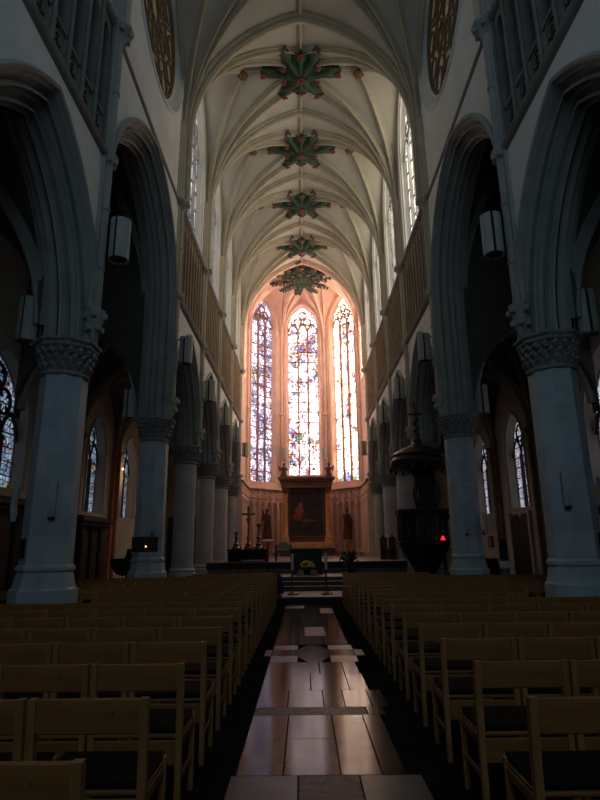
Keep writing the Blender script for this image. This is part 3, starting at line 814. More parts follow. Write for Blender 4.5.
# steps up to choir and sanctuary
stp = MB()
stp.cur = 1; stp.box(-3.9, 3.9, 17.12, 17.16, 0, .16)
stp.cur = 0
stp.box(-3.9, 3.9, 17.1, 19.4, .14, .20)
stp.cur = 0; stp.box(-3.9, 3.9, 17.16, 42, 0, .14)
stp.box(-3.9, 3.9, 19.4, 42, .14, .34); stp.box(-3.9, 3.9, 19.85, 42, .34, .47); stp.box(-3.9, 3.9, 20.3, 42, .47, .595)
stp.cur = 2; stp.box(-3.9, 3.9, 20.6, 42, .595, FLOOR_C)
stp.cur = 2; stp.box(-3.9, 3.9, 22.98, 42, FLOOR_C, .76)
stp.cur = 1; stp.box(-4.0, 4.0, 23.2, 42, .76, FLOOR_S - .03)
stp.cur = 2; stp.box(-4.05, 4.05, 23.16, 42, FLOOR_S - .03, FLOOR_S)
tag(stp.build('floor_choir', ['step', 'blackstone', 'choir']), kind='structure')

# ------------------------------------------------------------------ ceiling bosses
def make_boss():
    root = empty('ceiling_boss')
    arms = [(1.57, 0), (.74, 1.12), (0, .95), (-.74, 1.12), (-1.57, 0), (-.74, -1.12), (0, -.95), (.74, -1.12)]
    body = MB(); outline = []
    for i, (x, y) in enumerate(arms):
        nx, ny = arms[(i + 1) % 8]
        L_ = math.hypot(x, y); px, py = -y / L_, x / L_
        outline += [(x - px * .2, y - py * .2), (x + px * .2, y + py * .2)]
        for f in (.25, .5, .75):
            mx, my = x + (nx - x) * f, y + (ny - y) * f
            s = .60 + .30 * abs(f - .5) * 2
            short = 0.86 if i in (1, 2, 5, 6) else s
            outline.append((mx * short, my * short))
    n = len(outline)
    rows = []
    for z, k in ((.16, 1.0), (-.16, 1.0), (-.22, .8), (-.42, .35)):
        rows.append([(x * k, y * k, z) for x, y in outline])
    body.strip(rows, False, closed=True)
    body.add(rows[-1], [tuple(range(n))], False)
    body.build('star_panel', 'green', root)
    for x, y in arms:
        a = MB(); L_ = math.hypot(x, y); ux, uy = x / L_, y / L_; px, py = -uy, ux
        rows = []
        for q in range(9):
            t = q / 8; r = .12 + (L_ - .12) * t; z = -.48 + .26 * t ** .8 - .05 * math.sin(t * PI)
            w = .07 + .13 * t + .05 * math.sin(t * PI * 3)
            c = Vector((ux * r, uy * r, z)); p = Vector((px, py, 0))
            rows.append([c + p * w + Z_ * .10, c + p * w * .8 + Z_ * .03, c + p * w * .3 - Z_ * .03, c - Z_ * .06, c - p * w * .3 - Z_ * .03, c - p * w * .8 + Z_ * .03, c - p * w + Z_ * .10])
        a.strip(rows, True)
        # side leaflets
        for q in (.45, .72, 1.0):
            r = L_ * q
            for s in (-1, 1):
                b = Vector((ux * r, uy * r, -.2)); e = b + Vector((px, py, 0)) * s * .27 + Vector((ux, uy, 0)) * .06 + Z_ * .02
                a.tube([b, (b + e) / 2 - Z_ * .04, e], [.03, .06, .015], 6)
        a.build('leaf_arm', 'greenpale', root, 60)
    def rosette(x, y, z, r):
        f = MB()
        for k in range(5):
            an = 2 * PI * k / 5; f.ball((x + r * .6 * math.cos(an), y + r * .6 * math.sin(an), z), r * .52, 7, 4, sz=.8)
        f.ball((x, y, z - r * .3), r * .4, 7, 4)
        f.build('rosette', 'red', root)
    for x, y in arms: rosette(x * .97, y * .97, -.32, .125)
    for x, y in ((.70, 0.34), (-.70, .34), (.70, -.34), (-.70, -.34)): rosette(x, y, -.34, .11)
    rosette(0, 0, -.56, .16)
    return root
KIDS.clear()
bp = make_boss(); spots = [(BAYS[i] + BAYS[i + 1]) / 2 for i in (4, 5, 6, 7)]
blab = ['green star-shaped ceiling boss with red rosettes nearest the nave, largest in view', 'second green star boss with red rosettes along the choir vault', 'third green star boss along the choir vault, smaller in view', 'fourth green star boss, the last before the apse foliage']
for i, y in enumerate(spots):
    b = bp if i == 0 else dup(bp, (0, y, ZR - .12)); b.location = (0, y, ZR - .12)
    tag(b, blab[i], 'ceiling boss', 'painted bosses of the choir vault')
# apse foliage boss: larger wreath
root = empty('ceiling_boss', (AO[0], AO[1], 20.45)); root.scale = (1.12, 1.12, 1.0); tag(root, 'wide green and red foliage wreath at the crown of the apse vault', 'ceiling boss', 'painted bosses of the choir vault')
wm = MB(); random.seed(3)
wm.lathe([(.25, -.40), (.7, -.34), (1.2, -.25), (1.35, -.0)], 20, (0, 0, 0), 0, False)
wm.build('wreath_panel', 'green', root)
for k in range(11):
    an = 2 * PI * k / 11; u = Vector((math.cos(an), math.sin(an), 0)); p = Vector((-u.y, u.x, 0)); a = MB()
    for q in range(1, 8):
        r = .25 * q + .2; z = -.40 + .05 * q - (.03 * q if u.y > .2 else 0)
        for s in (-1, 1):
            b = u * r + Z_ * z; a.tube([b, b + p * s * .14 + u * .1 - Z_ * .05, b + p * s * .26 + u * .12 + Z_ * .06], [.05, .085, .02], 6)
    a.tube([u * .2 - Z_ * .38, u * 2.1 - Z_ * .12], [.07, .05], 6)
    a.build('leaf_arm', 'green', root, 60)
    for r, zz in ((.9, -.38), (1.5, -.28), (2.1, -.22)):
        f = MB(); c = u * r + p * (.2 if r == 1.5 else 0)
        for j in range(5):
            aj = 2 * PI * j / 5; f.ball((c.x + .07 * math.cos(aj), c.y + .07 * math.sin(aj), zz), .065, 6, 4)
        f.build('rosette', 'red', root)
# small brown bosses where the side ribs meet
sb = MB(); sb.lathe([(.04, -.24), (.16, -.2), (.2, -.1), (.16, 0)], 10)
for k in range(6): sb.ball((.16 * math.cos(k * PI / 3), .16 * math.sin(k * PI / 3), -.14), .07, 6, 4)
proto = None
for i, y in enumerate(spots[:4]):
    for side in (-1, 1):
        if proto is None: o = proto = sb.build('rib_boss', 'bossbrown')
        else: o = proto.copy(); COL.objects.link(o)
        o.location = (side * 2.35, y, ZR - .26)
        tag(o, f"small brown rib boss {'left' if side < 0 else 'right'} of the {ORD[i]} green star on the vault", 'rib boss', 'small rib bosses')

# ------------------------------------------------------------------ chairs
def make_chair(detail=True):
    root = empty('church_chair')
    hw = .298; p = .040
    for s in (-1, 1):
        a = MB(); x0, x1 = (s * hw, s * (hw - p)); x0, x1 = min(x0, x1), max(x0, x1)
        a.bbox(x0, x1, -.022, .026, 0, .45); a.add([], [])
        # upper part leaning back
        rows = []
        for z, dy in ((.44, 0), (.66, -.012), (.882, -.035)):
            rows.append([(x0, -.022 + dy, z), (x1, -.022 + dy, z), (x1, .024 + dy, z), (x0, .024 + dy, z)])
        a.strip(rows, False, closed=True); a.add(rows[-1], [(0, 1, 2, 3)], False)
        a.build('rear_leg', 'woodv', root)
        f = MB(); f.bbox(x0, x1, .40, .44, 0, .485); f.build('front_leg', 'woodv', root)
        r = MB(); r.bbox(x0 + .006, x1 - .006, .02, .41, .385, .44); r.bbox(x0 + .008, x1 - .008, .02, .41, .19, .225); r.build('side_rail', 'wood', root)
    b = MB(); b.bbox(-hw + p - .002, hw - p + .002, -.044, -.018, .72, .88); tb_ = b.build('top_board', 'wood', root)
    l = MB(); l.bbox(-hw + p - .002, hw - p + .002, -.012, .012, .29, .43); l.build('lower_board', 'wood', root)
    st = MB(); st.bbox(-hw + .01, hw - .01, .0, .455, .44, .462); se_ = st.build('seat', 'wood', root)
    cu = MB(); cu.bbox(-hw + .015, hw - .015, .015, .45, .462, .50, .012); cu.build('seat_pad', 'cushion', se_)
    fr = MB(); fr.bbox(-hw + p, hw - p, .41, .43, .39, .44); fr.bbox(-hw + p, hw - p, .2, .22, .19, .22); fr.build('stretcher', 'wood', root)
    k = MB(); k.box(.12, .130, -.050, -.044, .81, .828); k.build('number_plate', 'plate', tb_)
    return root
def make_far_chair():
    m = MB(); hw = .298; p = .04
    for s in (-1, 1):
        x0, x1 = sorted((s * hw, s * (hw - p)))
        m.cur = 1; m.box(x0, x1, -.035, .01, 0, .882); m.box(x0, x1, .40, .44, 0, .485)
        m.cur = 0; m.box(x0 + .006, x1 - .006, .01, .40, .385, .44); m.box(x0 + .008, x1 - .008, .01, .40, .19, .225)
    m.cur = 0; m.box(-hw + p, hw - p, -.04, -.014, .72, .88); m.box(-hw + p, hw - p, -.012, .01, .29, .43); m.box(-hw + .01, hw - .01, .012, .455, .44, .462)
    m.box(-hw + p, hw - p, .2, .22, .19, .22)
    m.cur = 2; m.box(-hw + .015, hw - .015, .02, .45, .462, .50)
    m.cur = 3; m.box(.12, .134, -.048, -.04, .805, .83)
    return m.build('church_chair', ['wood', 'woodv', 'cushion', 'plate'])
KIDS.clear()
near = make_chair(); far = make_far_chair(); KIDS.clear(); first = {True: True, False: True}
CARD = ['', 'one', 'two', 'three', 'four', 'five', 'six', 'seven', 'eight', 'nine']
random.seed(11)
for side, sname, x0, ya, dy, n0, n1 in ((-1, 'left', .885, 2.2535, .8545, 0, 18), (1, 'right', .96, 3.045 - .8945, .8945, 0, 17)):
    for r in range(n0, n1):
        yy = ya + r * dy
        n = max(2, int((.60 * yy + .5 - x0) / .61) + 1)
        if 8.7 < yy < 10.7 or yy > 15.1 or 4.0 < yy < 6.0: cap_ = 4
        elif 10.7 <= yy <= 15.1: cap_ = 8
        else: cap_ = 7
        n = min(n, cap_)
        for c in range(n):
            det = yy < 8.6
            src = near if det else far
            loc = (side * (x0 + .305 + c * .612), yy + random.uniform(-.006, .006), 0); rz = random.uniform(-.006, .006)
            if det and c > 0: rz *= .5
            if first[det]: o = src; first[det] = False; o.location = loc; o.rotation_euler = (0, 0, rz)
            else: o = dup(src, loc, rz)
            pos = 'at the aisle end' if c == 0 else f'{ORD[c]} from the aisle'
            tag(o, f'brown church chair {pos}, {ORD[r]} row counted from the camera, {sname} block', 'chair', f'{sname} block of church chairs')

# ------------------------------------------------------------------ wall lamps
def make_lamp():
    root = empty('wall_lamp')      # shade axis at the origin, bracket reaching to -x
    for s in (-1, 1):
        m = MB(); pts = []
        a0 = math.radians(8); n = 9
        inner = []; outer = []
        for q in range(n):
            an = math.radians(-100) + s * (a0 + (PI - 2 * a0) * q / (n - 1))
            outer.append((.20 * math.cos(an), .20 * math.sin(an))); inner.append((.17 * math.cos(an), .17 * math.sin(an)))
        loop = outer + inner[::-1]
        for z0, z1 in ((-.44, .42),):
            rows = [[(x, y, z) for x, y in loop] for z in (z0, z1)]
            m.strip(rows, True, closed=True)
            nn = len(outer)
            for z in (z0, z1):
                m.add([(x, y, z) for x, y in outer] + [(x, y, z) for x, y in inner], [(i, i + 1, nn + i + 1, nn + i) for i in range(nn - 1)], False)
        m.build('lamp_shade', 'lampshade', root)
    c = MB(); c.lathe([(.15, -.42), (.15, .40)], 12); c.build('core', 'black', root)
    b = MB(); b.box(-.30, -.27, -.03, .03, -.40, .40); b.box(-.28, -.15, -.015, .015, .34, .37); b.box(-.28, -.15, -.015, .015, -.37, -.34); b.build('bracket', 'black', root)
    return root
KIDS.clear(); lp = make_lamp(); lf = True
LN = {3: 'thick first pier', 4: 'second octagonal pier', 5: 'first round choir pier', 6: 'second round choir pier', 7: 'third round choir pier', 8: 'fourth round choir pier'}
lamps = []
for side in (-1, 1):
    sd = 'left' if side < 0 else 'right'
    for i in (3, 4, 5, 6, 7, 8):
        rz = (0.0 if side < 0 else PI)
        lamps.append(((side * (WX - .12 - .29), BAYS[i] + .02, 7.53), rz, f'pale split-cylinder lamp on the wall shaft above the {LN[i]}, {sd} side'))
    for i in (3, 4):
        lamps.append(((side * (OX + .30), BAYS[i], 5.84), PI if side < 0 else 0.0, f'pale split-cylinder lamp on the aisle side of the {LN[i]}, {sd} side'))
for i in (2, 3):
    cx, cy = APSE[i]; d = Vector((AO[0] - cx, AO[1] - cy, 0)).normalized()
    lamps.append(((cx + d.x * .65, cy + d.y * .65, 8.15), math.atan2(d.y, d.x), f"pale wall lamp on the apse shaft {'left' if i == 2 else 'right'} of the middle stained window"))
for loc, rz, lb in lamps:
    if lf: o = lp; lf = False; o.location = loc; o.rotation_euler = (0, 0, rz)
    else: o = dup(lp, loc, rz)
    tag(o, lb, 'lamp', 'split-cylinder wall lamps')

# ------------------------------------------------------------------ column loudspeakers and plaques on the piers
def make_speaker():
    root = empty('column_loudspeaker')
    m = MB(); rows = []
    for q in range(9):
        t = q / 8; z = -.29 + .58 * t; y = -.10 - .035 * math.cos((t - .5) * PI); w = .06
        rows.append([(-w, y, z), (w, y, z), (w, y + .07, z), (-w, y + .07, z)])
    m.strip(rows, False, closed=True); m.add(rows[0], [(3, 2, 1, 0)], False); m.add(rows[-1], [(0, 1, 2, 3)], False)
    m.build('case', 'speaker', root, 30)
    b = MB(); b.box(-.03, .03, -.08, .0, -.30, -.25); b.box(-.05, .05, -.02, .01, -.34, -.2); b.build('bracket', 'black', root)
    return root
KIDS.clear(); sp = make_speaker(); sf = True
for loc, rz, lb in [((-4.53 - .42, 9.68, 2.36), -1.45, 'curved pale loudspeaker on the aisle face of the thick left pier'),
                    ((-4.53 + .22, 9.9 - .41, 2.42), .25, 'slim column loudspeaker on the front face of the thick left pier'),
                    ((4.53 - .24, 9.9 - .41, 2.50), -.25, 'slim pale column loudspeaker on the front face of the thick right pier'),
                    ((4.53 + .40, 9.72, 2.42), 1.45, 'pale loudspeaker on the aisle face of the thick right pier'),
                    ((-4.53 + .22, 16.36 - .41, 2.3), .3, 'slim loudspeaker on the left octagonal pier above its dark plaque'),
                    ((4.53 - .12, 16.36 - .415, 2.2), -.1, 'slim loudspeaker on the octagonal pier beside the pulpit'),
                    ((4.53 + .38, 16.36 - .27, 2.2), .9, 'loudspeaker on the aisle-facing side of the pier beside the pulpit')]:
    if sf: o = sp; sf = False; o.location = loc; o.rotation_euler = (0, 0, rz)
    else: o = dup(sp, loc, rz)
    tag(o, lb, 'loudspeaker', 'column loudspeakers on the piers')
for loc, sz, mt, lb in [((-4.53 - .24, 9.9 - .34, 1.62), (.06, .16), 'blackstone', 'small dark tablet low on the thick left pier'),
                        ((4.53 + .28, 9.9 - .32, 1.62), (.06, .16), 'blackstone', 'small dark tablet low on the thick right pier'),
                        ((-4.50, 16.36 - .42, 1.72), (.36, .2), 'oak', 'wide dark plaque on the left octagonal pier')]:
    m = MB(); m.bbox(-sz[0], sz[0], -.03, .02, -sz[1], sz[1], .01)
    rz = -.75 if loc[0] < -4.6 and sz[0] < .1 else (.75 if loc[0] > 4.6 else 0)
    tag(m.build('wall_plaque', mt, loc=loc, rotz=rz), lb, 'plaque')
tm = MB(); tm.ball((-4.46, 15.90, 1.66), .022, 10, 6); tag(tm.build('indicator_lamp', 'warmbulb'), 'tiny glowing lamp on the dark plaque of the left octagonal pier', 'lamp')

# ------------------------------------------------------------------ high altar
KIDS.clear()
ar = empty('altarpiece', (.12, 39.0, .95)); tag(ar, 'tall orange and brown marble altarpiece framing a dark painting in the apse', 'altarpiece')
z0 = -FLOOR_S
m = MB(); m.bbox(-1.85, 1.85, -.35, .9, .08, .55, .02); m.build('base', 'marbled', ar)
m = MB()
m.bbox(-1.75, 1.75, -.55, .5, .55, .95, .02)
for k in range(3): m.bbox(-1.6 + k * 1.1, -.62 + k * 1.1, -.58, -.5, .6, .9, .01)
m.build('predella', 'marbleo', ar)
m = MB(); m.bbox(-1.3, 1.3, .0, .4, .95, 4.55, .01); m.build('back_panel', 'marbled', ar)
for s in (-1, 1):
    c = MB()
    c.bbox(s * 1.44 - .24, s * 1.44 + .24, -.5, 0, .95, 1.32, .02)
    c.lathe([(.2, 1.32), (.2, 1.40), (.17, 1.46), (.175, 2.5), (.15, 4.15), (.17, 4.2)], 16, (s * 1.44, -.22, 0))
    col_ = c.build('column', 'marbleo', ar)
    c = MB(); c.lathe([(.15, 4.15), (.19, 4.28), (.27, 4.45), (.27, 4.55)], 12, (s * 1.44, -.22, 0))
    for k in range(8): c.ball((s * 1.44 + .2 * math.cos(k * PI / 4), -.22 + .2 * math.sin(k * PI / 4), 4.36), .06, 6, 4)
    c.build('column_capital', 'marbled', col_)
m = MB()
for zz, ww_, dd in ((4.55, 1.72, .5), (4.75, 1.76, .46), (5.0, 1.84, .58), (5.14, 1.95, .7)):
    m.bbox(-ww_, ww_, -dd, .4, zz, zz + (.22 if zz < 4.9 else .16), .015)
for k in range(9): m.ball((-.8 + .2 * k, -.48, 4.86 + .04 * math.sin(k * 2)), .08, 7, 5, sz=.7)
m.build('entablature', 'marbled', ar)
fr = MB()
for x0, x1, za, zb_ in ((-1.2, 1.2, 4.38, 4.5), (-1.2, 1.2, 1.25, 1.37), (-1.2, -1.08, 1.37, 4.38), (1.08, 1.2, 1.37, 4.38)): fr.bbox(x0, x1, -.1, .02, za, zb_, .02)
frm_ = fr.build('frame', 'frame', ar)
pt = MB(); pt.box(-1.09, 1.09, -.02, .02, -1.51, 1.51); po = pt.build('altar_painting', 'painting', frm_); po.location = (0, -.03, 2.875)
# little kneeling figures on the entablature
for s, lb in ((-1, 'small carved figure kneeling on the left end of the altarpiece cornice'), (1, 'small carved figure kneeling on the right end of the altarpiece cornice')):
    f = MB()
    f.lathe([(.26, 0), (.27, .1), (.2, .3), (.17, .5), (.19, .66), (.10, .76), (.055, .8)], 12, (0, 0, 0), 0, True, 1, 1.2)
    f.ball((0, -.06, .9), .1, 10, 6, sz=1.15)
    f.tube([(s * -.17, 0, .66), (s * -.24, -.16, .5), (s * -.1, -.28, .62)], [.06, .05, .035], 7)
    f.tube([(s * .17, 0, .66), (s * .26, -.1, .5), (s * .1, -.26, .6)], [.06, .05, .035], 7)
    f.tube([(s * .12, .2, .55), (s * .35, .3, .8), (s * .3, .35, .4)], [.03, .09, .02], 6)
    o = f.build('carved_figure', 'statue', loc=(.12 + s * 1.55, 38.75, .95 + 5.3)); tag(o, lb, 'statue', 'figures on the altarpiece')

# ------------------------------------------------------------------ saint statues on brackets
def statue(loc, rz, label, child):
    root = empty('saint_statue', loc, rz); tag(root, label, 'statue')
    b = MB(); rows = []; nseg = 40
    prof = [(0, .34, .28), (.08, .35, .29), (.5, .31, .26), (.95, .27, .23), (1.25, .25, .2), (1.5, .28, .19), (1.68, .29, .17), (1.76, .2, .14), (1.80, .09, .085), (1.86, .075, .075)]
    for z, rx, ry in prof:
        row = []
        for k in range(nseg):
            an = 2 * PI * k / nseg; fold = 1 + .07 * math.sin(an * 9 + z * 2) * max(0, (1.45 - z)) / 1.45
            row.append((rx * fold * math.cos(an) + .03 * math.sin(z * 2.2), ry * fold * math.sin(an), z))
        rows.append(row)
    b.strip(rows, True, closed=True); b.add(rows[0], [tuple(reversed(range(nseg)))], False)
    # head with hair and beard volume
    b.ball((0, -.02, 1.99), .115, 14, 10, sz=1.25, sy=1.1)
    b.ball((0, -.135, 1.98), .022, 6, 4, sz=1.5); b.ball((0, -.08, 1.89), .06, 8, 6, sz=1.2)
    for s in (-1, 1): b.ball((s * .04, -.115, 2.015), .014, 6, 4); b.ball((s * .115, 0, 1.985), .022, 6, 4, sz=1.4)
    if child:
        b.tube([(-.26, 0, 1.62), (-.38, -.12, 1.35), (-.2, -.3, 1.38)], [.085, .075, .05], 8)
        b.tube([(.26, 0, 1.62), (.36, -.1, 1.32), (.1, -.32, 1.28)], [.085, .075, .05], 8)
        b.lathe([(.12, 0), (.12, .1), (.09, .3), (.1, .42), (.04, .5)], 12, (-.18, -.22, 1.42)); b.ball((-.18, -.24, 1.99), .08, 10, 6, sz=1.15)
    else:
        b.tube([(-.26, 0, 1.62), (-.36, -.1, 1.3), (-.14, -.3, 1.36)], [.085, .075, .05], 8)
        b.tube([(.26, 0, 1.62), (.38, -.06, 1.3), (.3, -.28, 1.15)], [.085, .075, .05], 8)
        b.box(-.22, .02, -.36, -.26, 1.3, 1.46)
    # diagonal cloak fold
    b.tube([(-.28, -.08, 1.6), (0, -.25, 1.3), (.26, -.2, .9), (.3, -.1, .4)], [.05, .06, .06, .04], 8)
    b.build('figure', 'statue', root, 60)
    p = MB(); p.lathe([(.12, -.7), (.2, -.45), (.42, -.1), (.48, -.06), (.48, 0)], 8, (0, 0, 0), PI / 8, False); p.build('pedestal', 'marbleo', root)
statue((-2.60, 39.2, 2.05), math.radians(-40) * -1 * -1, 'dark wooden statue carrying a child, on a bracket left of the altarpiece', True)
statue((2.85, 39.1, 2.05), math.radians(40), 'dark wooden robed statue on a bracket right of the altarpiece', False)

# ------------------------------------------------------------------ choir furniture
def box_thing(name, parts, loc, label, cat, group=None, rz=0):
    r = empty(name, loc, rz); tag(r, label, cat, group)
    for nm, mt, mb in parts: mb.build(nm, mt, r)
    return r
# free-standing altar
m1 = MB(); m1.bbox(-.58, .58, -.3, .3, .0, .86, .01)
for k in range(8): m1.box(-.52 + k * .135, -.45 + k * .135, -.32, -.3, .05, .82)
m2 = MB(); m2.bbox(-.63, .63, -.34, .33, .86, .92, .01)
box_thing('altar_table', [('body', 'darkwood', m1), ('top', 'blackstone', m2)], (0, 22.6, FLOOR_C), 'dark panelled free-standing altar table behind the yellow flowers', 'altar')
# flowers
fr_ = empty('flower_arrangement', (0, 21.75, FLOOR_C)); tag(fr_, 'round bunch of yellow flowers in front of the dark altar', 'flowers')
p = MB(); p.lathe([(.12, 0), (.17, .05), (.2, .2), (.18, .22)], 14); p.build('pot', 'pot', fr_)
f = MB(); random.seed(5)
for k in range(70):
    an = random.uniform(0, 2 * PI); ph = random.uniform(0, PI / 2); f.ball((.26 * math.cos(an) * math.cos(ph), .26 * math.sin(an) * math.cos(ph), .27 + .20 * math.sin(ph)), .05, 6, 4, sz=.8)
f.build('flowers', 'yellow', fr_)
g = MB()
for k in range(24):
    an = 2 * PI * k / 24; g.tube([(.1 * math.cos(an), .1 * math.sin(an), .2), (.22 * math.cos(an), .22 * math.sin(an), .26), (.32 * math.cos(an), .32 * math.sin(an), .20)], [.01, .04, .01], 5)
g.build('foliage', 'leaf', fr_)
for x, lb in ((-.28, 'pale stone block left of the yellow flowers'), (.28, 'pale stone block right of the yellow flowers')):
    m = MB(); m.bbox(-.12, .12, -.12, .12, 0, .13, .015); m.bbox(-.09, .09, -.09, .09, .13, .19, .01)
    tag(m.build('stone_block', 'paleblock', loc=(x * .85, 21.3, FLOOR_C)), lb, 'block')
# candle stands on the step
for s, x, lb in ((-1, -.47, 'tall white candle on a dark floor stand left of the choir steps'), (1, .56, 'tall white candle on a dark floor stand right of the choir steps')):
    a = MB(); a.lathe([(.17, 0), (.17, .03), (.1, .06), (.03, .12), (.022, .5), (.04, .55), (.022, .6), (.06, .68), (.075, .7), (.075, .72)], 14)
    for k in range(3): a.ball((.15 * math.cos(2 * PI * k / 3), .15 * math.sin(2 * PI * k / 3), .03), .035, 8, 5)
    c = MB(); c.lathe([(.042, .72), (.042, 1.20), (.01, 1.21)], 12)
    box_thing('candle_stand', [('stand', 'brass', a), ('candle', 'candle', c)], (x, 17.95, .20), lb, 'candle', 'candles on the choir step')
# black side table with candlesticks (left of the choir)
m1 = MB(); m1.bbox(-.8, .8, -.4, .4, 0, .46, .01); m2 = MB(); m2.bbox(-.84, .84, -.45, .45, .46, .51, .01)
m3 = MB(); m3.bbox(-.25, .72, -.43, -.40, .03, .08, .005)
box_thing('side_altar', [('body', 'black_cloth', m1), ('top', 'blackstone', m2), ('cloth_hem', 'cloth', m3)], (-2.45, 24.4, FLOOR_S), 'long black-draped table carrying candlesticks left of the choir', 'table')
def candlestick(loc, h, label, candle, cross):
    r = empty('altar_candlestick' if not cross else 'standing_cross', loc); tag(r, label, 'candlestick' if not cross else 'cross', None if cross else 'candlesticks on the black table')
    a = MB(); a.lathe([(.17, 0), (.17, .06), (.10, .12), (.13, .2), (.06, .28), (.05, .4), (.10, .48), (.04, .54), (.03, h - .25), (.06, h - .2), (.035, h - .14), (.11, h - .03), (.11, h)], 12)
    for k in range(3): a.ball((.19 * math.cos(2 * PI * k / 3), .19 * math.sin(2 * PI * k / 3), .06), .06, 8, 5)
    a.build('stem', 'brass', r)
    if candle:
        c = MB(); c.lathe([(.045, h), (.045, h + .42), (.01, h + .44)], 10); c.build('candle', 'candle', r)
    if cross:
        c = MB(); c.bbox(-.05, .05, -.03, .03, h, h + .48, .01); c.bbox(-.24, .24, -.03, .03, h + .15, h + .24, .01)
        for x, z in ((-.24, .2), (.24, .2), (0, .48)): c.ball((x, 0, h + z), .055, 8, 5)
        c.lathe([(.12, -.03), (.15, 0), (.12, .03)], 16, (0, 0, h + .2)); c.build('cross_head', 'brass', r)
zt = FLOOR_S + .51
candlestick((-2.97, 24.4, zt), .70, 'candlestick with a white candle at the outer end of the black table', True, False)
candlestick((-2.46, 24.4, zt), 1.25, 'tall dull brass cross with a pointed head standing on the black table', False, True)
candlestick((-2.02, 24.4, zt), 1.02, 'slim brass candlestick without candle at the inner end of the black table', False, False)
# lectern stand
m1 = MB(); m1.lathe([(.22, 0), (.22, .03), (.03, .06), (.025, 1.2)], 12); m2 = MB(); m2.add([(-.21, -.15, 1.18), (.21, -.15, 1.18), (.21, .15, 1.28), (-.21, .15, 1.28), (-.21, -.15, 1.21), (.21, -.15, 1.21), (.21, .15, 1.31), (-.21, .15, 1.31)], [(0, 1, 2, 3), (4, 5, 6, 7), (0, 1, 5, 4), (1, 2, 6, 5), (2, 3, 7, 6), (3, 0, 4, 7)])
box_thing('lectern_stand', [('stand', 'black', m1), ('book_rest', 'oak', m2)], (-1.50, 22.4, FLOOR_C), 'thin dark reading stand with slanted top between black table and altar', 'lectern')
# pale armchair
m1 = MB(); rows = []
a_ = Arch(.29, .50, .30, .35); pts = a_.pts(0, 8)
m1.add([(x, -.04, z) for x, z in pts] + [(x, .04, z) for x, z in pts], [tuple(range(len(pts))), tuple(reversed(range(len(pts), 2 * len(pts))))] + [(i, (i + 1) % len(pts), len(pts) + (i + 1) % len(pts), len(pts) + i) for i in range(len(pts))])
m2 = MB(); m2.bbox(-.32, .32, -.5, .0, .40, .50, .02)
arms_ = []
for s in (-1, 1):
    m3 = MB(); m3.add([(s * .32 + q[0], q[1], q[2]) for q in [(-.03, -.5, 0), (.03, -.5, 0), (.03, -.44, 0), (-.03, -.44, 0)]] + [(s * .32 + q[0], q[1], q[2]) for q in [(-.03, -.5, .64), (.03, -.5, .64), (.03, -.44, .64), (-.03, -.44, .64)]], [(0, 1, 5, 4), (1, 2, 6, 5), (2, 3, 7, 6), (3, 0, 4, 7)], False); m3.bbox(s * .32 - .03, s * .32 + .03, -.5, .05, .64, .69, .004); m3.bbox(s * .32 - .03, s * .32 + .03, 0, .06, 0, .64, .004)
    arms_.append(('armrest', 'oak', m3))
box_thing('celebrant_chair', [('backrest', 'palechair', m1), ('seat', 'palechair', m2)] + arms_, (-.98, 25.0, FLOOR_S), 'pale round-backed armchair left of the dark altar', 'chair')
# red wooden seats on the right
for q, (x, lb) in enumerate(((3.42, 'narrow dark red choir seat nearer the altar, right side'), (3.80, 'narrow dark red choir seat beside the round pier, right side'))):
    m1 = MB(); m1.bbox(-.16, .16, -.03, .04, 0, .95, .015); m1.ball((0, 0, 1.0), .06, 8, 5); m2 = MB(); m2.bbox(-.16, .16, -.40, -.02, .42, .48, .01)
    legs_ = []
    for s in (-1, 1): m3 = MB(); m3.bbox(s * .14 - .02, s * .14 + .02, -.40, -.36, 0, .42, .008); legs_.append(('leg', 'redwood', m3))
    box_thing('choir_seat', [('backrest', 'redwood', m1), ('seat', 'redwood', m2)] + legs_, (x, 25.6, FLOOR_S), lb, 'seat', 'red choir seats')
# plant and candle by the right of the steps
pr = empty('potted_plant', (1.66, 22.0, FLOOR_C)); tag(pr, 'spreading dark green plant in a pot right of the altar', 'plant')
p = MB(); p.lathe([(.12, 0), (.16, .22), (.14, .23)], 14); p.build('pot', 'pot', pr)
g = MB(); random.seed(9)
for k in range(60):
    an = random.uniform(0, 2 * PI); r = random.uniform(.12, .36); h = random.uniform(.35, .85)
    g.tube([(0, 0, .2), (r * .4 * math.cos(an), r * .4 * math.sin(an), h * .8), (r * math.cos(an), r * math.sin(an), h), (r * 1.3 * math.cos(an), r * 1.3 * math.sin(an), h - .12)], [.008, .02, .035, .006], 5)
g.build('foliage', 'leaf', pr)
a = MB(); a.lathe([(.15, 0), (.15, .04), (.025, .1), (.025, .75), (.07, .8), (.07, .82)], 12); c = MB(); c.lathe([(.045, .82), (.045, 1.22), (.01, 1.24)], 12)
box_thing('candle_stand', [('stand', 'brass', a), ('candle', 'candle', c)], (1.40, 21.3, FLOOR_C), 'lone white candle on a stand beside the green plant', 'candle')
# purple draped stand at the end of the left block
pr = empty('draped_stand', (-.90, 17.55, .20)); tag(pr, 'slim stand draped in dark purple cloth at the end of the left chairs', 'stand')
a = MB(); a.lathe([(.12, .0), (.12, .03), (.02, .05), (.02, .62), (.05, .66)], 12); a.ball((0, 0, .70), .055, 10, 6); a.build('stand', 'brass', pr)
c = MB(); rows = []
for z, r in ((.06, .16), (.3, .14), (.5, .11), (.6, .07), (.63, .03)):
    rows.append([(r * (1 + .2 * math.sin(7 * k * PI / 14)) * math.cos(2 * PI * k / 28), r * (1 + .2 * math.sin(7 * k * PI / 14)) * math.sin(2 * PI * k / 28), z) for k in range(28)])
c.strip(rows, True, closed=True); c.build('cloth', 'purple', pr, 60)

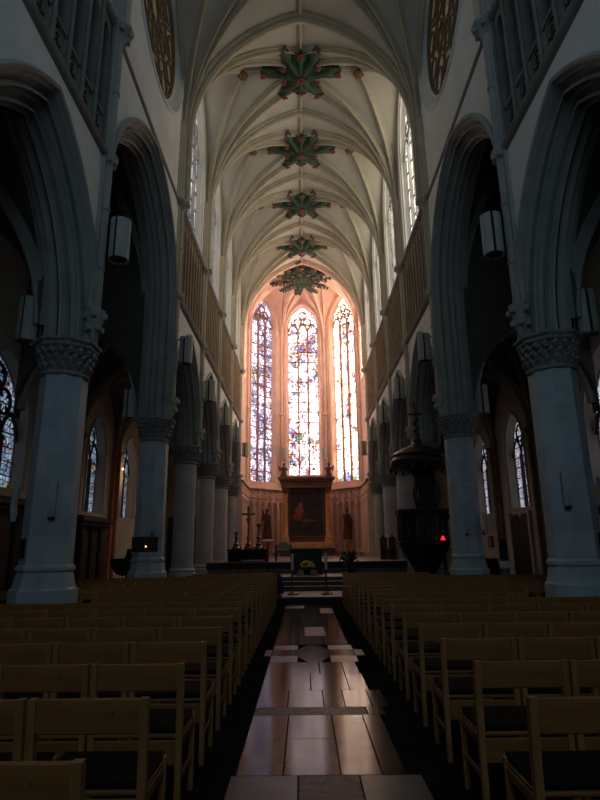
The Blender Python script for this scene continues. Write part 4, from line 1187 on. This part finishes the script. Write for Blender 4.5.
# ------------------------------------------------------------------ pulpit
pu = empty('pulpit', (3.93, 19.55, 0)); tag(pu, 'black carved oak pulpit with round canopy on the right side of the nave', 'pulpit')
ph = PI / 8
m = MB(); m.lathe([(.42, 0), (.42, .15), (.36, .25), (.34, .6), (.42, .85), (.66, 1.2), (.82, 1.5), (.88, 1.62)], 8, (0, 0, 0), ph, False); m.build('stem', 'darkwood', pu)
m = MB(); m.lathe([(.82, 1.6), (.9, 1.66), (.9, 1.72), (.8, 1.76), (.8, 2.55), (.9, 2.62), (.93, 2.70), (.93, 2.78), (.8, 2.80)], 8, (0, 0, 0), ph, False)
for k in range(8):
    an = ph + PI / 8 + k * PI / 4; u = Vector((math.cos(an), math.sin(an), 0)); t = Vector((-u.y, u.x, 0)); c = u * .755
    m.tube([c + t * .2 + Z_ * 1.84, c + t * .2 + Z_ * 2.4, c + Z_ * 2.5, c - t * .2 + Z_ * 2.4, c - t * .2 + Z_ * 1.84], .022, 5, closed=True)
    m.ball((c.x, c.y, 2.22), .09, 8, 6, sz=1.2); m.ball((c.x, c.y, 2.38), .055, 8, 6); m.lathe([(.1, 1.86), (.07, 2.2)], 8, (c.x, c.y, 0))
    e = Vector((math.cos(ph + k * PI / 4), math.sin(ph + k * PI / 4), 0)) * .82
    m.tube([(e.x, e.y, 1.74), (e.x, e.y, 2.6)], [.05, .04], 7)
m.build('body', 'darkwood', pu)
m = MB(); m.bbox(.02, .62, .45, .58, 2.6, 4.35, .02)
for x in (.02, .62): m.tube([(x, .5, 2.7), (x + (.12 if x > .3 else -.12), .46, 3.3), (x, .5, 4.2)], [.05, .09, .05], 7)
m.bbox(.12, .52, .40, .46, 2.95, 4.1, .02); m.build('back_panel', 'darkwood', pu)
m = MB(); m.lathe([(.80, 4.16), (.92, 4.24), (.98, 4.38), (.98, 4.46), (.90, 4.52), (.86, 4.60), (.9, 4.66), (.78, 4.78), (.50, 4.92), (.22, 5.0), (.16, 5.12)], 24, (0, 0, 0), 0, False)
for k in range(16):
    an = 2 * PI * k / 16; m.tube([(.95 * math.cos(an), .95 * math.sin(an), 4.24), (1.0 * math.cos(an), 1.0 * math.sin(an), 4.12), (.96 * math.cos(an), .96 * math.sin(an), 4.06)], [.06, .05, .02], 6)
m.lathe([(.3, 4.05), (.5, 4.12), (.8, 4.18)], 16)
cano_ = m.build('canopy', 'darkwood', pu)
m = MB(); m.ball((0, 0, 5.18), .16, 10, 6); m.tube([(0, 0, 5.25), (.02, 0, 5.9), (-.03, 0, 6.6)], .035, 7); m.bbox(-.25, .22, -.03, .03, 6.12, 6.19, .01)
m.tube([(.0, -.06, 5.3), (.06, -.05, 5.6), (-.06, -.05, 5.85), (.05, -.05, 6.05)], .03, 6)
for k in range(5): m.ball((.06 * (-1) ** k, -.04, 5.4 + .13 * k), .05, 6, 4)
m.build('canopy_cross', 'darkwood', cano_)
m = MB()   # curving stair behind
for k in range(7):
    an = math.radians(20 - 22 * 0) ; x = .95 + .17 * k; m.bbox(x - .1, x + .1, -.05, .6, 1.5 - .22 * k - .05, 1.5 - .22 * k, .005)
m.tube([(.85, -.08, 2.6), (1.15, -.1, 2.2), (2.0, -.1, 1.05)], .05, 6)
for k in range(6): m.tube([(1.0 + .17 * k, -.09, 1.35 - .22 * k), (1.0 + .17 * k, -.09, 2.38 - .22 * k)], .022, 5)
m.build('stair', 'darkwood', pu)
m = MB(); m.ball((4.36, 18.55, 1.85), .05, 10, 6); m.lathe([(.05, 0), (.08, .02), (.08, .05)], 10, (4.36, 18.55, 1.76)); o = m.build('sanctuary_lamp', 'redlamp'); tag(o, 'small glowing red lamp beside the pulpit', 'lamp')
m2 = MB(); m2.lathe([(.13, 0), (.13, .03), (.02, .06), (.02, 1.77)], 10, (4.36, 18.55, 0)); m2.build('stand', 'black', o)

# ------------------------------------------------------------------ aisle furniture
def confessional(loc, rz, ln, h, label):
    r = empty('confessional', loc, rz); tag(r, label, 'confessional')
    m = MB(); m.bbox(-ln / 2, ln / 2, 0, .9, 0, h - .35, .01); m.build('body', 'darkwood', r)
    m = MB(); m.bbox(-ln / 2 - .1, ln / 2 + .1, -.12, .95, h - .35, h - .22, .02); m.bbox(-ln / 2 - .18, ln / 2 + .18, -.2, .95, h - .22, h - .1, .02); m.bbox(-ln / 2 - .06, ln / 2 + .06, -.08, .9, h - .1, h, .02); m.build('cornice', 'oak', r)
    for k in range(3):
        w = ln / 3; xc = -ln / 2 + (k + .5) * w; d = MB(); d.bbox(xc - w * .4, xc + w * .4, -.04, .0, .2, h - .55, .015); d.bbox(xc - w * .28, xc + w * .28, -.06, -.04, .4, h * .45, .01); d.bbox(xc - w * .28, xc + w * .28, -.06, -.04, h * .5, h - .75, .01); d.build('door_panel', 'oak', r)
        c = MB(); c.tube([(xc - w * .46, -.05, .1), (xc - w * .46, -.05, h - .4)], .05, 7); c.build('column', 'darkwood', r)
confessional((-7.5, 20.2, 0), PI / 2, 2.6, 2.72, 'dark carved wooden confessional under the second window of the left aisle')
confessional((-7.5, 13.9, 0), PI / 2, 3.8, 2.9, 'long dark wooden confessional under the wide window at far left')
# pale panel fronts / plinth
m = MB(); m.bbox(-.35, .35, -1.6, 1.6, 0, .14, .01); tag(m.build('wooden_platform', 'marbleo', loc=(-7.0, 20.2, 0)), 'orange-brown wooden platform in front of the dark confessional', 'platform')
# bird lectern silhouette
r = empty('bird_lectern', (-5.72, 18.6, 0)); r.scale = (1.1, 1.1, 1.08); tag(r, 'black bird-shaped lectern with spread wings by the left octagonal pier', 'lectern')
m = MB(); m.lathe([(.3, 0), (.3, .08), (.12, .14), (.07, .3), (.09, .6), (.06, .75)], 10); m.build('stem', 'black', r)
m = MB(); m.ball((0, 0, 1.0), .2, 12, 8, sz=1.5, sy=.8); m.ball((.02, -.06, 1.40), .085, 10, 6, sz=1.1); m.tube([(.02, -.12, 1.40), (.02, -.22, 1.36)], [.035, .008], 6); m.tube([(0, 0, 1.2), (.02, -.04, 1.38)], [.13, .07], 8)
m.build('bird_body', 'black', r)
for s in (-1, 1):
    w = MB(); w.add([(s * .08, -.08, 1.22), (s * .52, -.1, 1.20), (s * .50, -.1, 1.0), (s * .34, -.08, .78), (s * .1, -.05, .7), (s * .08, .02, 1.22), (s * .52, -.04, 1.20), (s * .50, -.04, 1.0), (s * .34, -.02, .78), (s * .1, .02, .7)], [(0, 1, 2, 3, 4), (9, 8, 7, 6, 5), (0, 1, 6, 5), (1, 2, 7, 6), (2, 3, 8, 7), (3, 4, 9, 8), (4, 0, 5, 9)], False); w.build('wing', 'black', r)
# right aisle door, notice frame, chest
d = empty('door_1', (AX - .02, 23.3, 0), -PI / 2); tag(d, kind='structure')
m = MB(); a1 = Arch(.46, 2.35, .46, 0)
for s in (-1, 1):
    pts = [(x + s * .47, z) for x, z in a1.pts(0, 8)]
    n = len(pts); m = MB(); m.add([(x, -.06, z) for x, z in pts] + [(x, .05, z) for x, z in pts], [tuple(range(n)), tuple(reversed(range(n, 2 * n)))] + [(i, (i + 1) % n, n + (i + 1) % n, n + i) for i in range(n)], False); m.build('door_leaf', 'darkwood', d)
fr = MB()
for s in (-1, 1): fr.box(s * 1.05 - .1, s * 1.05 + .1, -.1, .02, 0, 2.9)
fr.build('door_frame', 'aisleplaster', d)
m = MB(); m.bbox(-.30, .30, -.03, .03, -.24, .24, .01); f2 = MB(); f2.box(-.25, .25, -.04, -.03, -.19, .19)
box_thing('notice_frame', [('frame', 'oak', m), ('sheet', 'brownband', f2)], (AX - .05, 27.2, 1.75), 'brown framed notice on the right aisle wall below the far window', 'picture', rz=-PI / 2)
m = MB(); m.bbox(-.9, .9, -.35, .35, 0, .95, .02); m.bbox(-.95, .95, -.4, .38, .95, 1.02, .01); tag(m.build('wooden_chest', 'darkwood', loc=(8.15, 26.9, 0), rotz=-PI / 2), 'black wooden chest against the right aisle wall', 'chest')
# white-headed dispenser stand by the right octagonal pier
m1 = MB(); m1.lathe([(.16, 0), (.16, .03), (.03, .06), (.03, .95)], 12); m2 = MB(); m2.bbox(-.13, .13, -.1, .1, .95, 1.15, .03); m3 = MB(); m3.bbox(-.1, .1, -.03, .03, 1.2, 1.75, .01)
box_thing('dispenser_stand', [('stand', 'speaker', m1), ('head', 'white', m2), ('notice_board', 'black', m3)], (5.45, 16.2, 0), 'slim stand with white box and black board beside the right octagonal pier', 'stand')
# dark doorways at the ends of the aisles
for i, side in enumerate((-1, 1)):
    d = empty('door_%d' % (i + 2), (side * (OX + AX) / 2, 35.95, 0)); tag(d, kind='structure')
    m = MB(); m.box(-1.75, 1.75, -.05, .04, 0, 3.5); m.build('door_leaf', 'darkwood', d)
# warm little spotlight in the left aisle
m = MB(); m.lathe([(.02, -.06), (.04, -.05), (.04, .03), (.02, .04)], 10, (-8.47, 25.9, 5.2)); o = m.build('aisle_spotlight', 'warmbulb'); tag(o, 'small warm spotlight on the left aisle wall between two windows', 'lamp')
def light(name, kind, loc, energy, col, size=.2, rot=None):
    l = bpy.data.lights.new(name, kind); l.energy = energy; l.color = col
    if kind == 'POINT': l.shadow_soft_size = size
    o = bpy.data.objects.new(name, l); COL.objects.link(o); o.location = loc
    return o
light('spotlight_glow', 'POINT', (-8.2, 26.1, 5.0), 16, (1, .66, .40), .08)

# ------------------------------------------------------------------ world and camera
w = bpy.data.worlds.new('World'); sc.world = w; w.use_nodes = True
w.node_tree.nodes['Background'].inputs[0].default_value = (.5, .6, .8, 1); w.node_tree.nodes['Background'].inputs[1].default_value = 0.02
cam = bpy.data.cameras.new('Camera'); co = bpy.data.objects.new('Camera', cam); COL.objects.link(co); sc.camera = co
cam.sensor_fit = 'VERTICAL'; cam.sensor_height = 24.0; cam.lens = 24.0 * 560 / 800; cam.clip_start = .05; cam.clip_end = 200
pitch, roll, yaw = .2567, .0114, .0038
co.matrix_world = Matrix.Translation((-.11, 0, 1.6)) @ Matrix.Rotation(yaw, 4, 'Z') @ Matrix.Rotation(PI / 2 + pitch, 4, 'X') @ Matrix.Rotation(-roll, 4, 'Z')
sc.view_settings.view_transform = 'Standard'; sc.view_settings.look = 'None'; sc.view_settings.gamma = 1; sc.view_settings.exposure = 0; sc.view_settings.use_curve_mapping = False
sc.cycles.max_bounces = 8; sc.cycles.diffuse_bounces = 5; sc.cycles.glossy_bounces = 4
sc.cycles.use_denoising = True; sc.cycles.sample_clamp_indirect = 4
